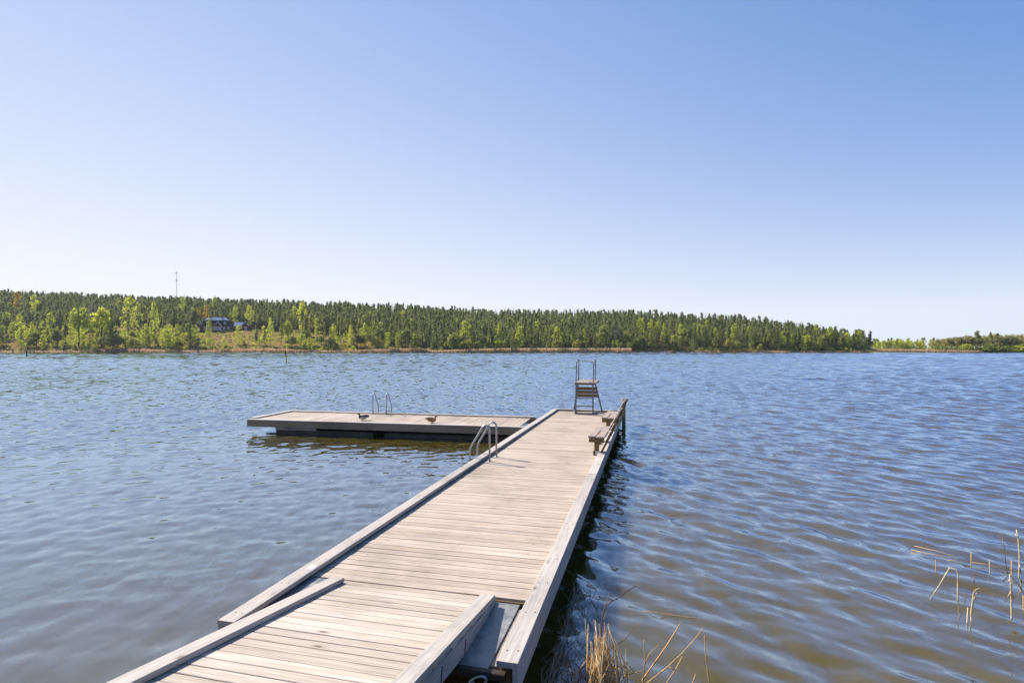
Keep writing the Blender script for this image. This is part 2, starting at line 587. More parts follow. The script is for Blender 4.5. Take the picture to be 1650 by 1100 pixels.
def build_water():
    oy = -6.0
    rs = [7.5]
    while rs[-1] < 470:
        rs.append(rs[-1] * 1.0031)
    while rs[-1] < 3500:
        rs.append(rs[-1] * 1.06)
    rs = np.array(rs)
    an = np.concatenate([np.linspace(-1.45, -0.90, 18)[:-1], np.linspace(-0.90, 0.90, 600), np.linspace(0.90, 1.45, 18)[1:]])
    R, A = np.meshgrid(rs, an, indexing='ij')
    X, Y = R * np.sin(A), oy + R * np.cos(A)
    v = X * math.cos(TH) - Y * math.sin(TH)
    u = X * math.sin(TH) + Y * math.cos(TH)
    wr = smooth(-4.0, -0.5, v)
    wr = np.where(u > 22, 0.5 + 0.5 * smooth(-8, 6, X), wr)
    sp = np.maximum(R * 0.0031, .040)
    rng = np.random.default_rng(5)

    def family(kx, ky, n, slope, spread, lmin, lmax, sharp=.25):
        # waves long enough for the mesh at each distance; their slopes keep the same spread everywhere
        z = np.zeros_like(X)
        wt = np.zeros_like(X)
        base = math.atan2(ky, kx)
        for i in range(n):
            lam = math.exp(math.log(lmin) + (i + rng.uniform(0, 1)) / n * math.log(lmax / lmin))
            a = base + rng.normal(0, spread)
            k = 2 * PI / lam
            ph = (X * math.cos(a) + Y * math.sin(a)) * k + rng.uniform(0, 2 * PI)
            q = lam / sp
            att = smooth(3.2, 5.5, q) * (1 - smooth(1.0, 2.0, lam / np.maximum(1.05, 6.5 * sp))) * rng.uniform(.5, 1.2)
            att = att * (.42 + math.exp(-(math.log(lam / .46) / .75) ** 2) + smooth(60, 150, R))
            w = np.sin(ph) + sharp * np.cos(2 * ph)
            z += w * att / k
            wt += att * att
        return z * slope * 1.41 / np.sqrt(wt + .3)
    g = 0.85 + 0.3 * np.sin(X * .021 + 1.3 * np.sin(Y * .013)) * np.sin(Y * .037 + 0.7) + .12 * np.sin(X * .21 + 1.3 * np.sin(Y * .13)) * np.sin(Y * .17)
    lee = 1 - 0.40 * (smooth(-17, -13, v) * (1 - smooth(-3.6, -3.4, v)) * (1 - smooth(14, 19, u)))
    far = (1.12 + .14 * smooth(20, 45, R)) * (.85 + .15 * smooth(8, 20, R))
    Z = (family(0.79, 0.62, 80, 0.105, 0.34, 0.16, 30) * wr + family(-0.33, 0.94, 80, 0.070 * (.66 + .34 * smooth(14, 30, R) + .45 * smooth(60, 160, R)), 0.40, 0.16, 30) * (1 - wr)
         + family(0.2, 0.97, 60, 0.062, 0.9, 0.16, 30)) * g * lee * far
    # short steep wave crests over the shallow out to the right
    for (cx, cy, hx, hh) in ((28.0, 49.6, 1.5, .17), (32.2, 50.2, 1.3, .13), (37.0, 50.0, 1.0, .10), (40.3, 50.2, 0.9, .09), (36.4, 36.0, 1.4, .08), (10.2, 23.0, .8, .07), (17.5, 27.5, .9, .07), (-16, 60, 1.2, .1)):
        Z += hh * np.exp(-((X - cx) / hx) ** 2 - ((Y - cy - .15 * np.sin(X * 2)) / .42) ** 2)
    Z *= 1 - .97 * smooth(440, 470, R)
    Z = np.where(R > 395, np.minimum(Z, .12), Z)
    n, mcol = X.shape
    V = np.stack([X, Y, Z], -1).reshape(-1, 3)
    idx = np.arange(n * mcol).reshape(n, mcol)
    F = np.stack([idx[:-1, :-1], idx[:-1, 1:], idx[1:, 1:], idx[1:, :-1]], -1).reshape(-1, 4)
    me = bpy.data.meshes.new('lake')
    me.vertices.add(len(V))
    me.vertices.foreach_set('co', V.ravel().astype(np.float32))
    me.loops.add(F.size)
    me.loops.foreach_set('vertex_index', F.ravel().astype(np.int32))
    me.polygons.add(len(F))
    me.polygons.foreach_set('loop_start', (np.arange(len(F)) * 4).astype(np.int32))
    me.polygons.foreach_set('loop_total', np.full(len(F), 4, np.int32))
    me.polygons.foreach_set('use_smooth', np.ones(len(F), bool))
    me.update(calc_edges=True)
    me.materials.append(water_material())
    o = bpy.data.objects.new('water', me)
    COL.objects.link(o)
    tag(o, 'wind rippled brown lake water reflecting blue sky', 'water', kind='structure')


build_water()


# ------------------------------------------------------------------ terrain beyond the lake
TX = np.array([-1500, -562, -352, -146, -15, 107, 213, 257, 270, 284, 330])
TR = np.array([60, 52, 43.5, 36, 27.5, 29, 20, 13, 5.5, 1.2, 1.0])
TD = np.array([220, 200, 190, 170, 140, 140, 100, 80, 40, 60, 60])


def shore(X):
    return 402 + 30 * smooth(268, 284, X) + 3.0 * np.sin(np.asarray(X) * .021) + 1.5 * np.sin(np.asarray(X) * .083 + 1)


def Hg(X, Y):
    X, Y = np.asarray(X, float), np.asarray(Y, float)
    r = np.interp(X, TX, TR)
    d = np.interp(X, TX, TD)
    t = np.clip((Y - shore(X)) / d, -0.2, 1)
    h = np.where(t > 0, r * np.abs(t) ** 0.9, t * 8)
    rough = 0.5 * np.sin(X * .11 + Y * .07) + 0.35 * np.sin(X * .23 - Y * .19)
    return h + rough * np.clip(t * 6, 0, 1)


def wood_edge(X):
    e = np.interp(X, [-700, -540, -480, -420, -392, -340, -200, -150, -118, -95, -60, 400], [412, 415, 452, 455, 482, 492, 482, 468, 446, 420, 405, 404.5])
    return e + 6 * np.sin(X * .05) + 3 * np.sin(X * .17 + 2)


def build_hill():
    xs = np.concatenate([np.linspace(-1500, -620, 30)[:-1], np.linspace(-620, 520, 420), np.linspace(520, 1800, 30)[1:]])
    ys = np.concatenate([np.linspace(396, 640, 150), np.linspace(650, 3300, 20)])
    X, Y = np.meshgrid(xs, ys, indexing='ij')
    Y = Y + (shore(X) - 402) * (1 - smooth(396, 640, Y))
    Z = Hg(X, Y) + 0.15 * RNG.normal(size=X.shape)
    n, mm = X.shape
    V = np.stack([X, Y, Z], -1).reshape(-1, 3)
    idx = np.arange(n * mm).reshape(n, mm)
    F = np.stack([idx[:-1, :-1], idx[1:, :-1], idx[1:, 1:], idx[:-1, 1:]], -1).reshape(-1, 4)
    me = bpy.data.meshes.new('hill')
    me.from_pydata(V.tolist(), [], F.tolist())
    me.polygons.foreach_set('use_smooth', np.ones(len(F), bool))
    m, nt, out = new_mat('rough_clearing_ground')
    L = nt.links.new
    geo = N(nt, 'ShaderNodeNewGeometry')
    a = N(nt, 'ShaderNodeTexNoise', inp={'Scale': 0.09, 'Detail': 6.0, 'Roughness': 0.7})
    b = N(nt, 'ShaderNodeTexNoise', inp={'Scale': 0.45, 'Detail': 5.0, 'Roughness': 0.7})
    L(geo.outputs['Position'], a.inputs['Vector'])
    L(geo.outputs['Position'], b.inputs['Vector'])
    c1 = ramp(nt, [(0.34, (0.13, 0.15, 0.025)), (0.46, (0.26, 0.21, 0.05)), (0.58, (0.30, 0.19, 0.09)), (0.72, (0.20, 0.22, 0.03))], a.outputs['Fac'])
    c2 = ramp(nt, [(0.36, 0.25), (0.47, 0.75), (0.56, 1.0), (0.7, 1.35)], b.outputs['Fac'])
    col = mix(nt, 'MULTIPLY', 1.0, c1.outputs[0], c2.outputs[0])
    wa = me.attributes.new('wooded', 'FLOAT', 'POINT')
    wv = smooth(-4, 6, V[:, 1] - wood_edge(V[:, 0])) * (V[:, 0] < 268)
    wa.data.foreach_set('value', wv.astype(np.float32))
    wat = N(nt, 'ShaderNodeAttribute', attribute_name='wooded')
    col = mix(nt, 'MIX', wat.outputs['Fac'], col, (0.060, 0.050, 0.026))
    p = N(nt, 'ShaderNodeBsdfDiffuse')
    L(col, p.inputs[0])
    L(p.outputs[0], out.inputs[0])
    me.materials.append(m)
    o = bpy.data.objects.new('hill', me)
    COL.objects.link(o)
    tag(o, 'far shore hillside with rough brown clearing and wooded ridge', 'hill', kind='structure')


build_hill()


def on_ground(px, ybase, ymin=403.0):
    """the spot on the far hillside that is seen at image column px and row ybase"""
    for Y in np.arange(ymin, 700, 0.5):
        X = (px - 825) / 880 * Y
        z = float(Hg(X, Y))
        if 561.5 - (z - EYE) / Y * 880 <= ybase:
            break
    return X, Y, z


# near bank under and behind the viewer
bk = MB()
bx = np.linspace(-9, 9, 37)
by = np.linspace(-7, 1.3, 20)
nn = len(bk.v)
for x in bx:
    for y in by:
        t = (1.3 - y) / 8.3
        bk.v.append(np.array([x, y, -0.25 + 1.35 * min(1, t * 2.6) + .05 * math.sin(x * 3.1 + y * 4)]))
for i in range(len(bx) - 1):
    for j in range(len(by) - 1):
        a = nn + i * len(by) + j
        bk.face((a, a + len(by), a + len(by) + 1, a + 1), [(0, 0)] * 4, .5, 0, True)
bk.build('ground', plain('bank_soil', (0.10, 0.085, 0.04), 0.9, 0, 0.5, 3), label='grassy near bank where the ramp begins', cat='ground', kind='structure')


# ------------------------------------------------------------------ the pier
KZ, DZ = 0.518, 0.455            # kerb top, deck top
UL, UR = 3.85, 20.53            # near and far end of the frame
VL, VR = -3.52, -0.92           # outer edges
pier = empty('pier', D(12, -2.2, 0), 'long grey plank bathing pier running out into the lake with low kerbs', 'pier')
org = D(12, -2.2, 0)
KW = 0.165
mb = MB()
pitch = 0.1245
u = 4.97
rr = random.Random(3)
while u < UR - KW - 0.03:
    w = pitch - rr.choice((0.004, 0.005, 0.0065, 0.009))
    dz = rr.uniform(-.0022, .0022)
    tl = rr.uniform(-.0012, .0012)
    e1, e2 = rr.uniform(-.012, .012), rr.uniform(-.012, .012)
    sk = rr.uniform(-.0015, .0015)
    mb.beam(D(u + w / 2 + sk, VL + .04 + e1, DZ - .016 + dz + tl), D(u + w / 2 - sk, VR - .03 + e2, DZ - .016 + dz - tl), w, 0.032, c=0.0035, rnd=rr.random())
    u += pitch
mb.build('deck', M['deck'], pier, org)


def kerb_run(p0, p1, cuts, w=KW, t=0.045, jit=.004):
    k = MB()
    p0, p1 = np.asarray(p0), np.asarray(p1)
    Ln = np.linalg.norm(p1 - p0)
    d = (p1 - p0) / Ln
    s = 0.0
    for c in list(cuts) + [Ln]:
        o = UP * random.uniform(-jit, jit)
        k.beam(p0 + d * s + o, p0 + d * (c - .004) + o, w, t, c=.005)
        s = c
    return k


kt = 0.035  # kerb kept thin over a widened gap, shaped to darken its inner strip
kerb_run(D(UL, VL + KW / 2, KZ - kt / 2), D(UR - KW, VL + KW / 2, KZ - kt / 2), (4.02, 8.3, 12.6)).build('kerb', M['kerb'], pier, org)
kerb_run(D(UL, VR - KW / 2, KZ - kt / 2), D(UR - KW, VR - KW / 2, KZ - kt / 2), (4.55, 6.15, 7.75, 8.25, 12.4)).build('kerb', M['kerb'], pier, org)
kerb_run(D(UR - KW / 2 + .002, VL, KZ - kt / 2), D(UR - KW / 2 + .002, VR, KZ - kt / 2), (1.4,)).build('kerb', M['kerb'], pier, org)
f = MB()
for uu in np.arange(4.2, 20.4, .95):
    f.beam(D(uu, VL + .10, (DZ + KZ - kt) / 2 - .001), D(uu + .12, VL + .10, (DZ + KZ - kt) / 2 - .001), .09, KZ - kt - DZ - .004, c=.001)
    f.beam(D(uu, VR - .10, (DZ + KZ - kt) / 2 - .001), D(uu + .12, VR - .10, (DZ + KZ - kt) / 2 - .001), .09, KZ - kt - DZ - .004, c=.001)
packers = f.build('kerb_packers', M['dark_timber'], pier, org)  # packers added with the gap that darkens the kerb's foot
packers['kind'] = 'stuff'
# side boards: two boards high on the lake side
for (vv, nm) in ((VR - 0.025, 'r'), (VL + 0.025, 'l')):
    f = MB()
    s = UL + .004
    for e in (8.0, 12.2, 16.4, UR - .03):
        f.beam(D(s, vv, KZ - kt - .003 - .0975), D(e - .004, vv, KZ - kt - .003 - .0975), .040, .195, c=.004)
        s = e
    f.build('side_board', M['fascia'], pier, org)
f = MB()
f.beam(D(UR - .03, VL + .05, KZ - kt - .1), D(UR - .03, VR - .05, KZ - kt - .1), .040, .19)
f.build('end_board', M['fascia'], pier, org)
# frame under the near end
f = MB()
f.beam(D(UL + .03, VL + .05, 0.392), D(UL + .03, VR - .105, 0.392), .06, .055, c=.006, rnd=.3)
f.build('end_beam', M['dark_timber'], pier, org)  # darker timber puts the near end's shade into this beam's colour
f = MB()
f.beam(D(4.955, VL + .06, DZ - .055), D(4.955, VR - .06, DZ - .055), .02, .07, rnd=.2)
f.build('nosing_board', M['brown'], pier, org)
for (va, vb) in ((VR - .34, VR - .05), (VL + .05, VL + .34)):
    f = MB()
    for uu in np.arange(3.9 + .12, 4.93, .115):
        f.beam(D(uu, va, DZ - .062), D(uu, vb, DZ - .062), .113, .03, c=.002)
    f.build('low_boards', M['bench'], pier, org)
for (va, vb, pu, pz) in ((-1.66, -1.165, 3.90, -.037), (-3.40, -2.86, 4.25, -.005)):
    f = MB()
    f.beam(D(pu, (va + vb) / 2, DZ + pz), D(4.945, (va + vb) / 2, DZ + pz), vb - va, .006, c=.001)
    f.build('steel_plate', M['plate'], pier, org)
f = MB()
for vv in (-1.15, -2.22, -3.28):
    f.beam(D(3.92, vv, .19), D(UR - .1, vv, .19), .10, .18, rnd=.2)
f.build('joist', M['dark_timber'], pier, org)
posts = [(3.97, VR - .115, 'mossy'), (3.97, VL + .115, 'mossy')]
for uu in (7.4, 11.0, 14.6, 18.2, 20.2):
    posts += [(uu, VR - .18, 'dark_timber'), (uu, VL + .18, 'dark_timber')]
for (uu, vv, mt) in posts:
    f = MB()
    f.beam(D(uu, vv, -.6), D(uu, vv, .47 if mt == 'mossy' else .38), .085, .085, up=CU, c=.008)
    f.build('support_post', M[mt], pier, org)
f = MB()      # shackle and two links hanging under the end beam
for (c, ax, nrm) in ((D(3.83, -1.40, .245), CV * .8 + UP * .55, CU), (D(3.83, -1.315, .30), CV * .7 + UP * .5, UP), (D(3.84, -1.225, .345), CV * .8 + UP * .45, CU)):
    ax = ax / np.linalg.norm(ax)
    sd = np.cross(ax, nrm)
    sd /= np.linalg.norm(sd)
    ring = []
    for k in range(17):
        a = 2 * PI * k / 16
        ring.append(c + ax * .075 * math.cos(a) + sd * .036 * math.sin(a))
    f.tube(ring, .010, 8, cap=False)
f.build('chain', M['steel'], pier, org)
f = MB()
f.beam(D(5.02, VL + .07, KZ + .003), D(5.02, VL + .135, KZ + .003), .09, .005, c=.001)
f.build('repair_patch', plain('pale_patch', (0.72, 0.70, 0.66), .6, 0, .08), pier, org)
# screw heads along the deck (one part)
f = MB()
u = 4.97
k = 0
while u < 10:
    for vv in (VL + .42, -2.22, VR - .42):
        for du in (.03, .09):
            if rr.random() < .16:
                c = D(u + du + rr.uniform(-.006, .006), vv + rr.uniform(-.012, .012), DZ + .0028)
                f.tube([c - UP * .006, c], .0042, 6, rnd=.5)
    u += pitch
for uu in np.arange(4.0, 14, .62):
    for vv in (VL + .045, VL + .125, VR - .045, VR - .125):
        c = D(uu + rr.uniform(-.02, .02), vv + rr.uniform(-.008, .008), KZ + .0065)
        f.tube([c - UP * .008, c], .0050, 6, rnd=.5)
o = f.build('screw_heads', plain('rusty_screw', (0.10, 0.06, 0.04), .7, .4), pier, org)
o['kind'] = 'stuff'

# ------------------------------------------------------------------ the ramp
SL = 0.141
U0, U1 = 0.35, 4.94


def rz_(u):
    return DZ + .006 + SL * (U1 - u)


RVL, RVR = -3.095, -1.385
rorg = D(2.6, -2.2, .8)
rampo = empty('gangway', rorg, 'sloping plank ramp with raised side rails leading down onto the pier', 'gangway')
rup = CU * SL + UP
rup = rup / np.linalg.norm(rup)
mb = MB()
u = U0
rr = random.Random(8)
while u < U1 - .05:
    w = .118 - rr.choice((.005, .006, .008, .010))
    e1, e2 = rr.uniform(-.008, .008), rr.uniform(-.008, .008)
    dz = rr.uniform(-.002, .002)
    uc = u + w / 2
    mb.beam(D(uc, RVL + .02 + e1, rz_(uc) - .015 + dz), D(uc, RVR - .02 + e2, rz_(uc) - .015 + dz), w, .030, up=rup, c=.0035, rnd=rr.random())
    u += .118
mb.build('deck', M['ramp_deck'], rampo, rorg)
for (va, vb) in ((RVL + .014, RVL + .14), (RVR - .14, RVR)):
    k = MB()
    vm = (va + vb) / 2
    off = .045 / 2 + .002
    for (ua, ub) in ((U0, 4.875),):
        k.beam(D(ua, vm, rz_(ua) + off), D(ub, vm, rz_(ub) + off), .14, .042, up=rup, c=.005)
    k.build('side_rail', M['kerb'], rampo, rorg)
for vv in (RVL + .045, RVR - .030):
    k = MB()
    k.beam(D(U0, vv, rz_(U0) - .032 - .085), D(4.90, vv, rz_(4.90) - .032 - .065), .05, .145, up=rup, c=.006)
    k.build('side_beam', M['fascia'], rampo, rorg)
for uu in (4.05, 3.55):      # dark splits down the side beam
    k = MB()
    k.beam(D(uu, RVR - .003, rz_(uu) - .05), D(uu - .03, RVR - .003, rz_(uu) - .17), .012, .004, up=CV, c=.001)
    k.build('split', plain('dark_split', (0.03, 0.025, 0.02), .9), rampo, rorg)
k = MB()
k.beam(D(4.86, RVL + .08, rz_(4.86) - .09), D(4.86, RVR - .06, rz_(4.86) - .09), .09, .09, rnd=.3)
k.build('cross_beam', M['brown'], rampo, rorg)
k = MB()
k.beam(D(2.4, RVL + .08, rz_(2.4) - .10), D(2.4, RVR - .06, rz_(2.4) - .10), .09, .10, rnd=.3)
k.build('cross_beam', M['brown'], rampo, rorg)

# ------------------------------------------------------------------ floating T platform
RP = math.radians(2.4)
PU = CU * math.cos(RP) - CV * math.sin(RP)
PV = CV * math.cos(RP) + CU * math.sin(RP)
P0 = D(15.38, -12.9, 0)


def P(a, b, z=0.0):               # a along the front edge to the right, b backwards
    return P0 + PV * a + PU * b + UP * z


PLn, PDp = 9.28, 2.45
porg = P(PLn / 2, PDp / 2)
plat = empty('floating_platform', porg, 'floating swimming platform of grey planks set across the end of the pier', 'platform')
mb = MB()
a = 0.17
rr = random.Random(21)
while a < PLn - .2:
    w = .1245 - rr.choice((.005, .007, .009))
    mb.beam(P(a + w / 2, .05, DZ - .016 + rr.uniform(-.003, .003)), P(a + w / 2, PDp - .05, DZ - .016 + rr.uniform(-.003, .003)), w, .032, rnd=rr.random())
    a += .1245
mb.build('deck', M['deck'], plat, porg)
h2 = DZ + .024
kerb_run(P(0, KW / 2, DZ + .004), P(PLn, KW / 2, DZ + .004), (2.9, 6.4), t=.03).build('kerb', M['kerb'], plat, porg)
kerb_run(P(0, PDp - KW / 2, h2), P(PLn, PDp - KW / 2, h2), (3.4, 7.1), t=.042).build('kerb', M['kerb'], plat, porg)
kerb_run(P(KW / 2, KW, h2), P(KW / 2, PDp - KW - .003, h2), (), t=.042).build('kerb', M['kerb'], plat, porg)
f = MB()
s = .003
for e in (1.05, 3.05, 4.5, 6.9, PLn):
    f.beam(P(s, .025, DZ - .015 - .105), P(e - .004, .025, DZ - .015 - .105), .045, .205)
    s = e
f.build('front_board', M['float_face'], plat, porg)
f = MB()
f.beam(P(.025, .05, DZ - .12), P(.025, PDp - .03, DZ - .12), .045, .2)
f.beam(P(.05, PDp - .026, DZ - .1), P(PLn, PDp - .026, DZ - .1), .045, .2)
f.build('side_board', M['fascia'], plat, porg)
f = MB()
f.beam(P(.98, .14, .185), P(2.45, .14, .185), .06, .10, rnd=.9)
f.build('skid_beam', M['fascia'], plat, porg)
for (a0, a1) in ((.95, 4.4), (4.8, 8.8)):
    f = MB()
    f.beam(P(a0, PDp / 2 + .02, -.02), P(a1, PDp / 2 + .02, -.02), PDp - .34, .33, c=.02, rnd=.1)
    f.build('pontoon', plain('black_pontoon', (0.060, 0.050, 0.036), .6, 0, .5, 3), plat, porg)
f = MB()
f.beam(P(PLn - .02, .25, DZ - .02), P(PLn + .12, .3, DZ - .02), .5, .02)
f.build('link_plate', M['steel'], plat, porg)


# ------------------------------------------------------------------ bathing ladders
def arc_pts(c, r, a0, a1, n=7):
    return [(c[0] + r * math.cos(a0 + (a1 - a0) * i / n), c[1] + r * math.sin(a0 + (a1 - a0) * i / n)) for i in range(n + 1)]


def make_ladder(label):
    """local: x across the two rails, -y out over the water, z from the deck"""
    t = empty('swim_ladder', (0, 0, 0), label, 'ladder', 'bathing ladders with hooped rails')
    prof = [(0.0, -.02), (0.0, .63)] + arc_pts((-.085, .66), .085, 0, PI * .80, 8)[1:]
    y, z = prof[-1]
    prof += [(y - .10, z - .17), (-.40, .30), (-.43, .22), (-.435, -.25), (-.435, -1.05)]
    for sx in (-.26, .26):
        r = MB()
        r.tube([np.array([sx, p[0], p[1]]) for p in prof], .0205, 10)
        r.tube([np.array([sx, 0, -.004]), np.array([sx, 0, .008])], .048, 12)
        r.tube([np.array([sx, -.33, .02]), np.array([sx, -.435, .02])], .014, 8)
        rail = r.build('rail', M['tube'], t)
    for z in (-.28, -.53, -.78):
        r = MB()
        r.box((0, -.435, z), .50, .10, .03)
        r.build('step', M['brown'], t)
    return t


lad = make_ladder('steel swim ladder hooped over the left kerb halfway along the pier')
lad.location = Vector(D(11.15, -3.215, DZ))
lad.rotation_euler = (0, 0, PI / 2 - TH + PI)
# local -y must point to -CV
lad.rotation_euler = (0, 0, math.atan2(CV[1], CV[0]) - PI / 2)
lad2 = copy_tree(lad)
lad2['label'] = 'steel swim ladder hooped over the back edge of the floating platform'
lad2.location = Vector(P(3.68, PDp - KW - .09, DZ))
lad2.rotation_euler = (0, 0, math.atan2(-PU[1], -PU[0]) - PI / 2)


# ------------------------------------------------------------------ benches
def make_bench(label):
    """local: x across (0 = outer kerb side, negative towards the deck), y along the pier, z above the deck"""
    t = empty('bench', (0, 0, 0), label, 'bench', 'benches along the right edge of the pier')
    Ln = 1.70
    for (x, w) in ((-.262, .155), (-.095, .155)):
        s = MB()
        tw = .028 if x < -.2 else 0.0
        s.beam((x - tw, 0, .405 + tw * .4), (x + tw, Ln, .405), w, .038, c=.004)
        s.build('seat_plank', M['bench'], t)
    for y in (.16, Ln - .16):
        p = MB()
        p.beam((-.20, y, .005), (-.20, y, .38), .10, .10, up=(0, 1, 0), c=.006)
        p.build('leg', M['brown'], t)
        p = MB()
        p.beam((-.36, y - .075, .335), (-.03, y - .075, .335), .045, .095)
        p.build('seat_bearer', M['brown'], t)
        p = MB()
        p.beam((-.10, y + .075, .06), (.285, y + .075, .80), .045, .10, up=(0, 1, 0))
        p.build('back_post', M['brown'], t)
        p = MB()
        p.beam((-.27, y - .01, .045), (-.14, y - .01, .045), .10, .085)
        b = p.build('foot_block', M['dark_timber'], t)
        p = MB()
        p.box((-.175, y - .066, .055), .10, .006, .085, ch=.001)
        p.build('foot_bracket', M['steel'], b)
    nx, nz = .80, -.43
    for (fx, fz) in ((.06, .475), (.145, .625), (.235, .785)):
        s = MB()
        s.beam((fx - .03, 0, fz + .01), (fx - .03, Ln, fz + .01), .125, .035, up=(-.88, 0, .47), c=.004)
        s.build('back_plank', M['bench'], t)
    # bolts
    for y in (.235, Ln - .085):
        for (fx, fz) in ((.11, .44), (.195, .59), (.275, .745)):
            s = MB()
            s.tube([(fx, y, fz), (fx + .02, y, fz - .01)], .010, 6)
            s.build('bolt', M['steel'], t)
    return t


b1 = make_bench('plank bench on the pier edge, the nearer one with a crooked front seat plank')
b1.location = Vector(D(12.0, -.925, DZ))
b1.rotation_euler = (0, 0, -TH)
b2 = copy_tree(b1)
b2['label'] = 'plank bench on the pier edge beside the tall round mooring pile'
b2.location = Vector(D(15.35, -.92, DZ))

f = MB()
f.tube([D(18.9, -.835, -.8), D(18.9, -.835, 1.07), D(18.9, -.835, 1.09)], [.062, .060, .05], 12)
f.build('mooring_pile', wood('pile_timber', (0.22, 0.17, 0.07), (0.40, 0.32, 0.13), stain=(0.2, .17, .05), stain_amt=.5, knots=.3, green=.5), None, D(18.9, -.835, 0), label='round timber mooring pile at the outer right corner of the pier', cat='pile')


# ------------------------------------------------------------------ lookout stand at the end of the pier
sorg = D(19.9, -2.24, DZ)
st = empty('lookout_stand', sorg, 'raised steel lookout stand with plank platform and handrails at the pier end', 'lookout stand')
FU, BU = 19.53, 20.32
TZ = 1.585
fl, fr = -2.56, -1.935
bl, br_ = -2.72, -1.69
tfl, tfr = -2.535, -1.945
for (a, b) in ((D(FU, fl, DZ), D(FU + .02, tfl, TZ - .04)), (D(FU, fr, DZ), D(FU + .02, tfr, TZ - .04))):
    f = MB()
    f.beam(a, b, .05, .05, up=CU, c=.004)
    f.build('leg', M['stand_steel'], st, sorg)
for (a, b) in ((D(BU, bl, KZ), D(FU + .72, tfl - .01, TZ - .04)), (D(BU, br_, KZ), D(FU + .72, tfr + .01, TZ - .04))):
    f = MB()
    f.beam(a, b, .05, .05, up=CU, c=.004)
    f.build('leg', M['stand_steel'], st, sorg)
for (a, b) in ((D(FU, fl, DZ + .03), D(BU, bl, DZ + .06)), (D(FU, fr, DZ + .03), D(BU, br_, DZ + .06))):
    f = MB()
    f.beam(a, b, .06, .055)
    f.build('base_runner', M['stand_steel'], st, sorg)
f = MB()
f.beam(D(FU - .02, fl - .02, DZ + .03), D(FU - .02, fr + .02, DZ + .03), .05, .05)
f.build('base_shadow_bar', M['stand_steel'], st, sorg)  # dark bar put in for the shadow along the stand's front base
for z in (.30, .575):
    f = MB()
    t = z / 1.13
    f.beam(D(FU + .01, fl + (tfl - fl) * t, DZ + z), D(FU + .01, fr + (tfr - fr) * t, DZ + z), .06, .035)
    f.build('rung', M['stand_steel'], st, sorg)
f = MB()
for i in range(9):
    a0 = FU - .03 + i * .165
    f.beam(D(a0 + .08, tfl - .06, TZ - .016 + i * .004), D(a0 + .08, tfr + .10, TZ - .016 + i * .004), .158, .034)
f.build('platform', M['bench'], st, sorg)
f = MB()
f.beam(D(FU - .045, tfl - .05, TZ - .045), D(FU - .045, tfr + .09, TZ - .045), .03, .055)
f.build('platform_rim', M['brown'], st, sorg)
f = MB()
f.beam(D(FU + 1.46, tfl - .05, TZ - .02), D(FU + 1.46, tfr + .09, TZ - .02), .03, .085)
f.build('platform_rim', M['brown'], st, sorg)
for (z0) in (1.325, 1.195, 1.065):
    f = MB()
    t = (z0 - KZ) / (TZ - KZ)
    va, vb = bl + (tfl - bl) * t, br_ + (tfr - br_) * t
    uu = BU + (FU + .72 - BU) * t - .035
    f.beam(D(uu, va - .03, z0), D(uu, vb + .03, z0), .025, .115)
    f.build('back_board', M['brown'], st, sorg)  # brown timber carries the shade these boards stand in
for vv in (tfl - .01, tfr + .01):
    f = MB()
    ht = 2.38
    pts = [D(FU + .02, vv, TZ - .1), D(FU + .03, vv + .02, ht - .05), D(FU + .055, vv + .02, ht), D(FU + .68, vv + .02, ht + .01), D(FU + .73, vv + .02, ht - .05), D(FU + .72, vv, TZ - .05)]
    f.tube(pts, .017, 8)
    f.tube([D(FU + .025, vv + .01, TZ + .42), D(FU + .725, vv + .01, TZ + .42)], .014, 8)
    f.build('handrail', M['stand_steel'], st, sorg)


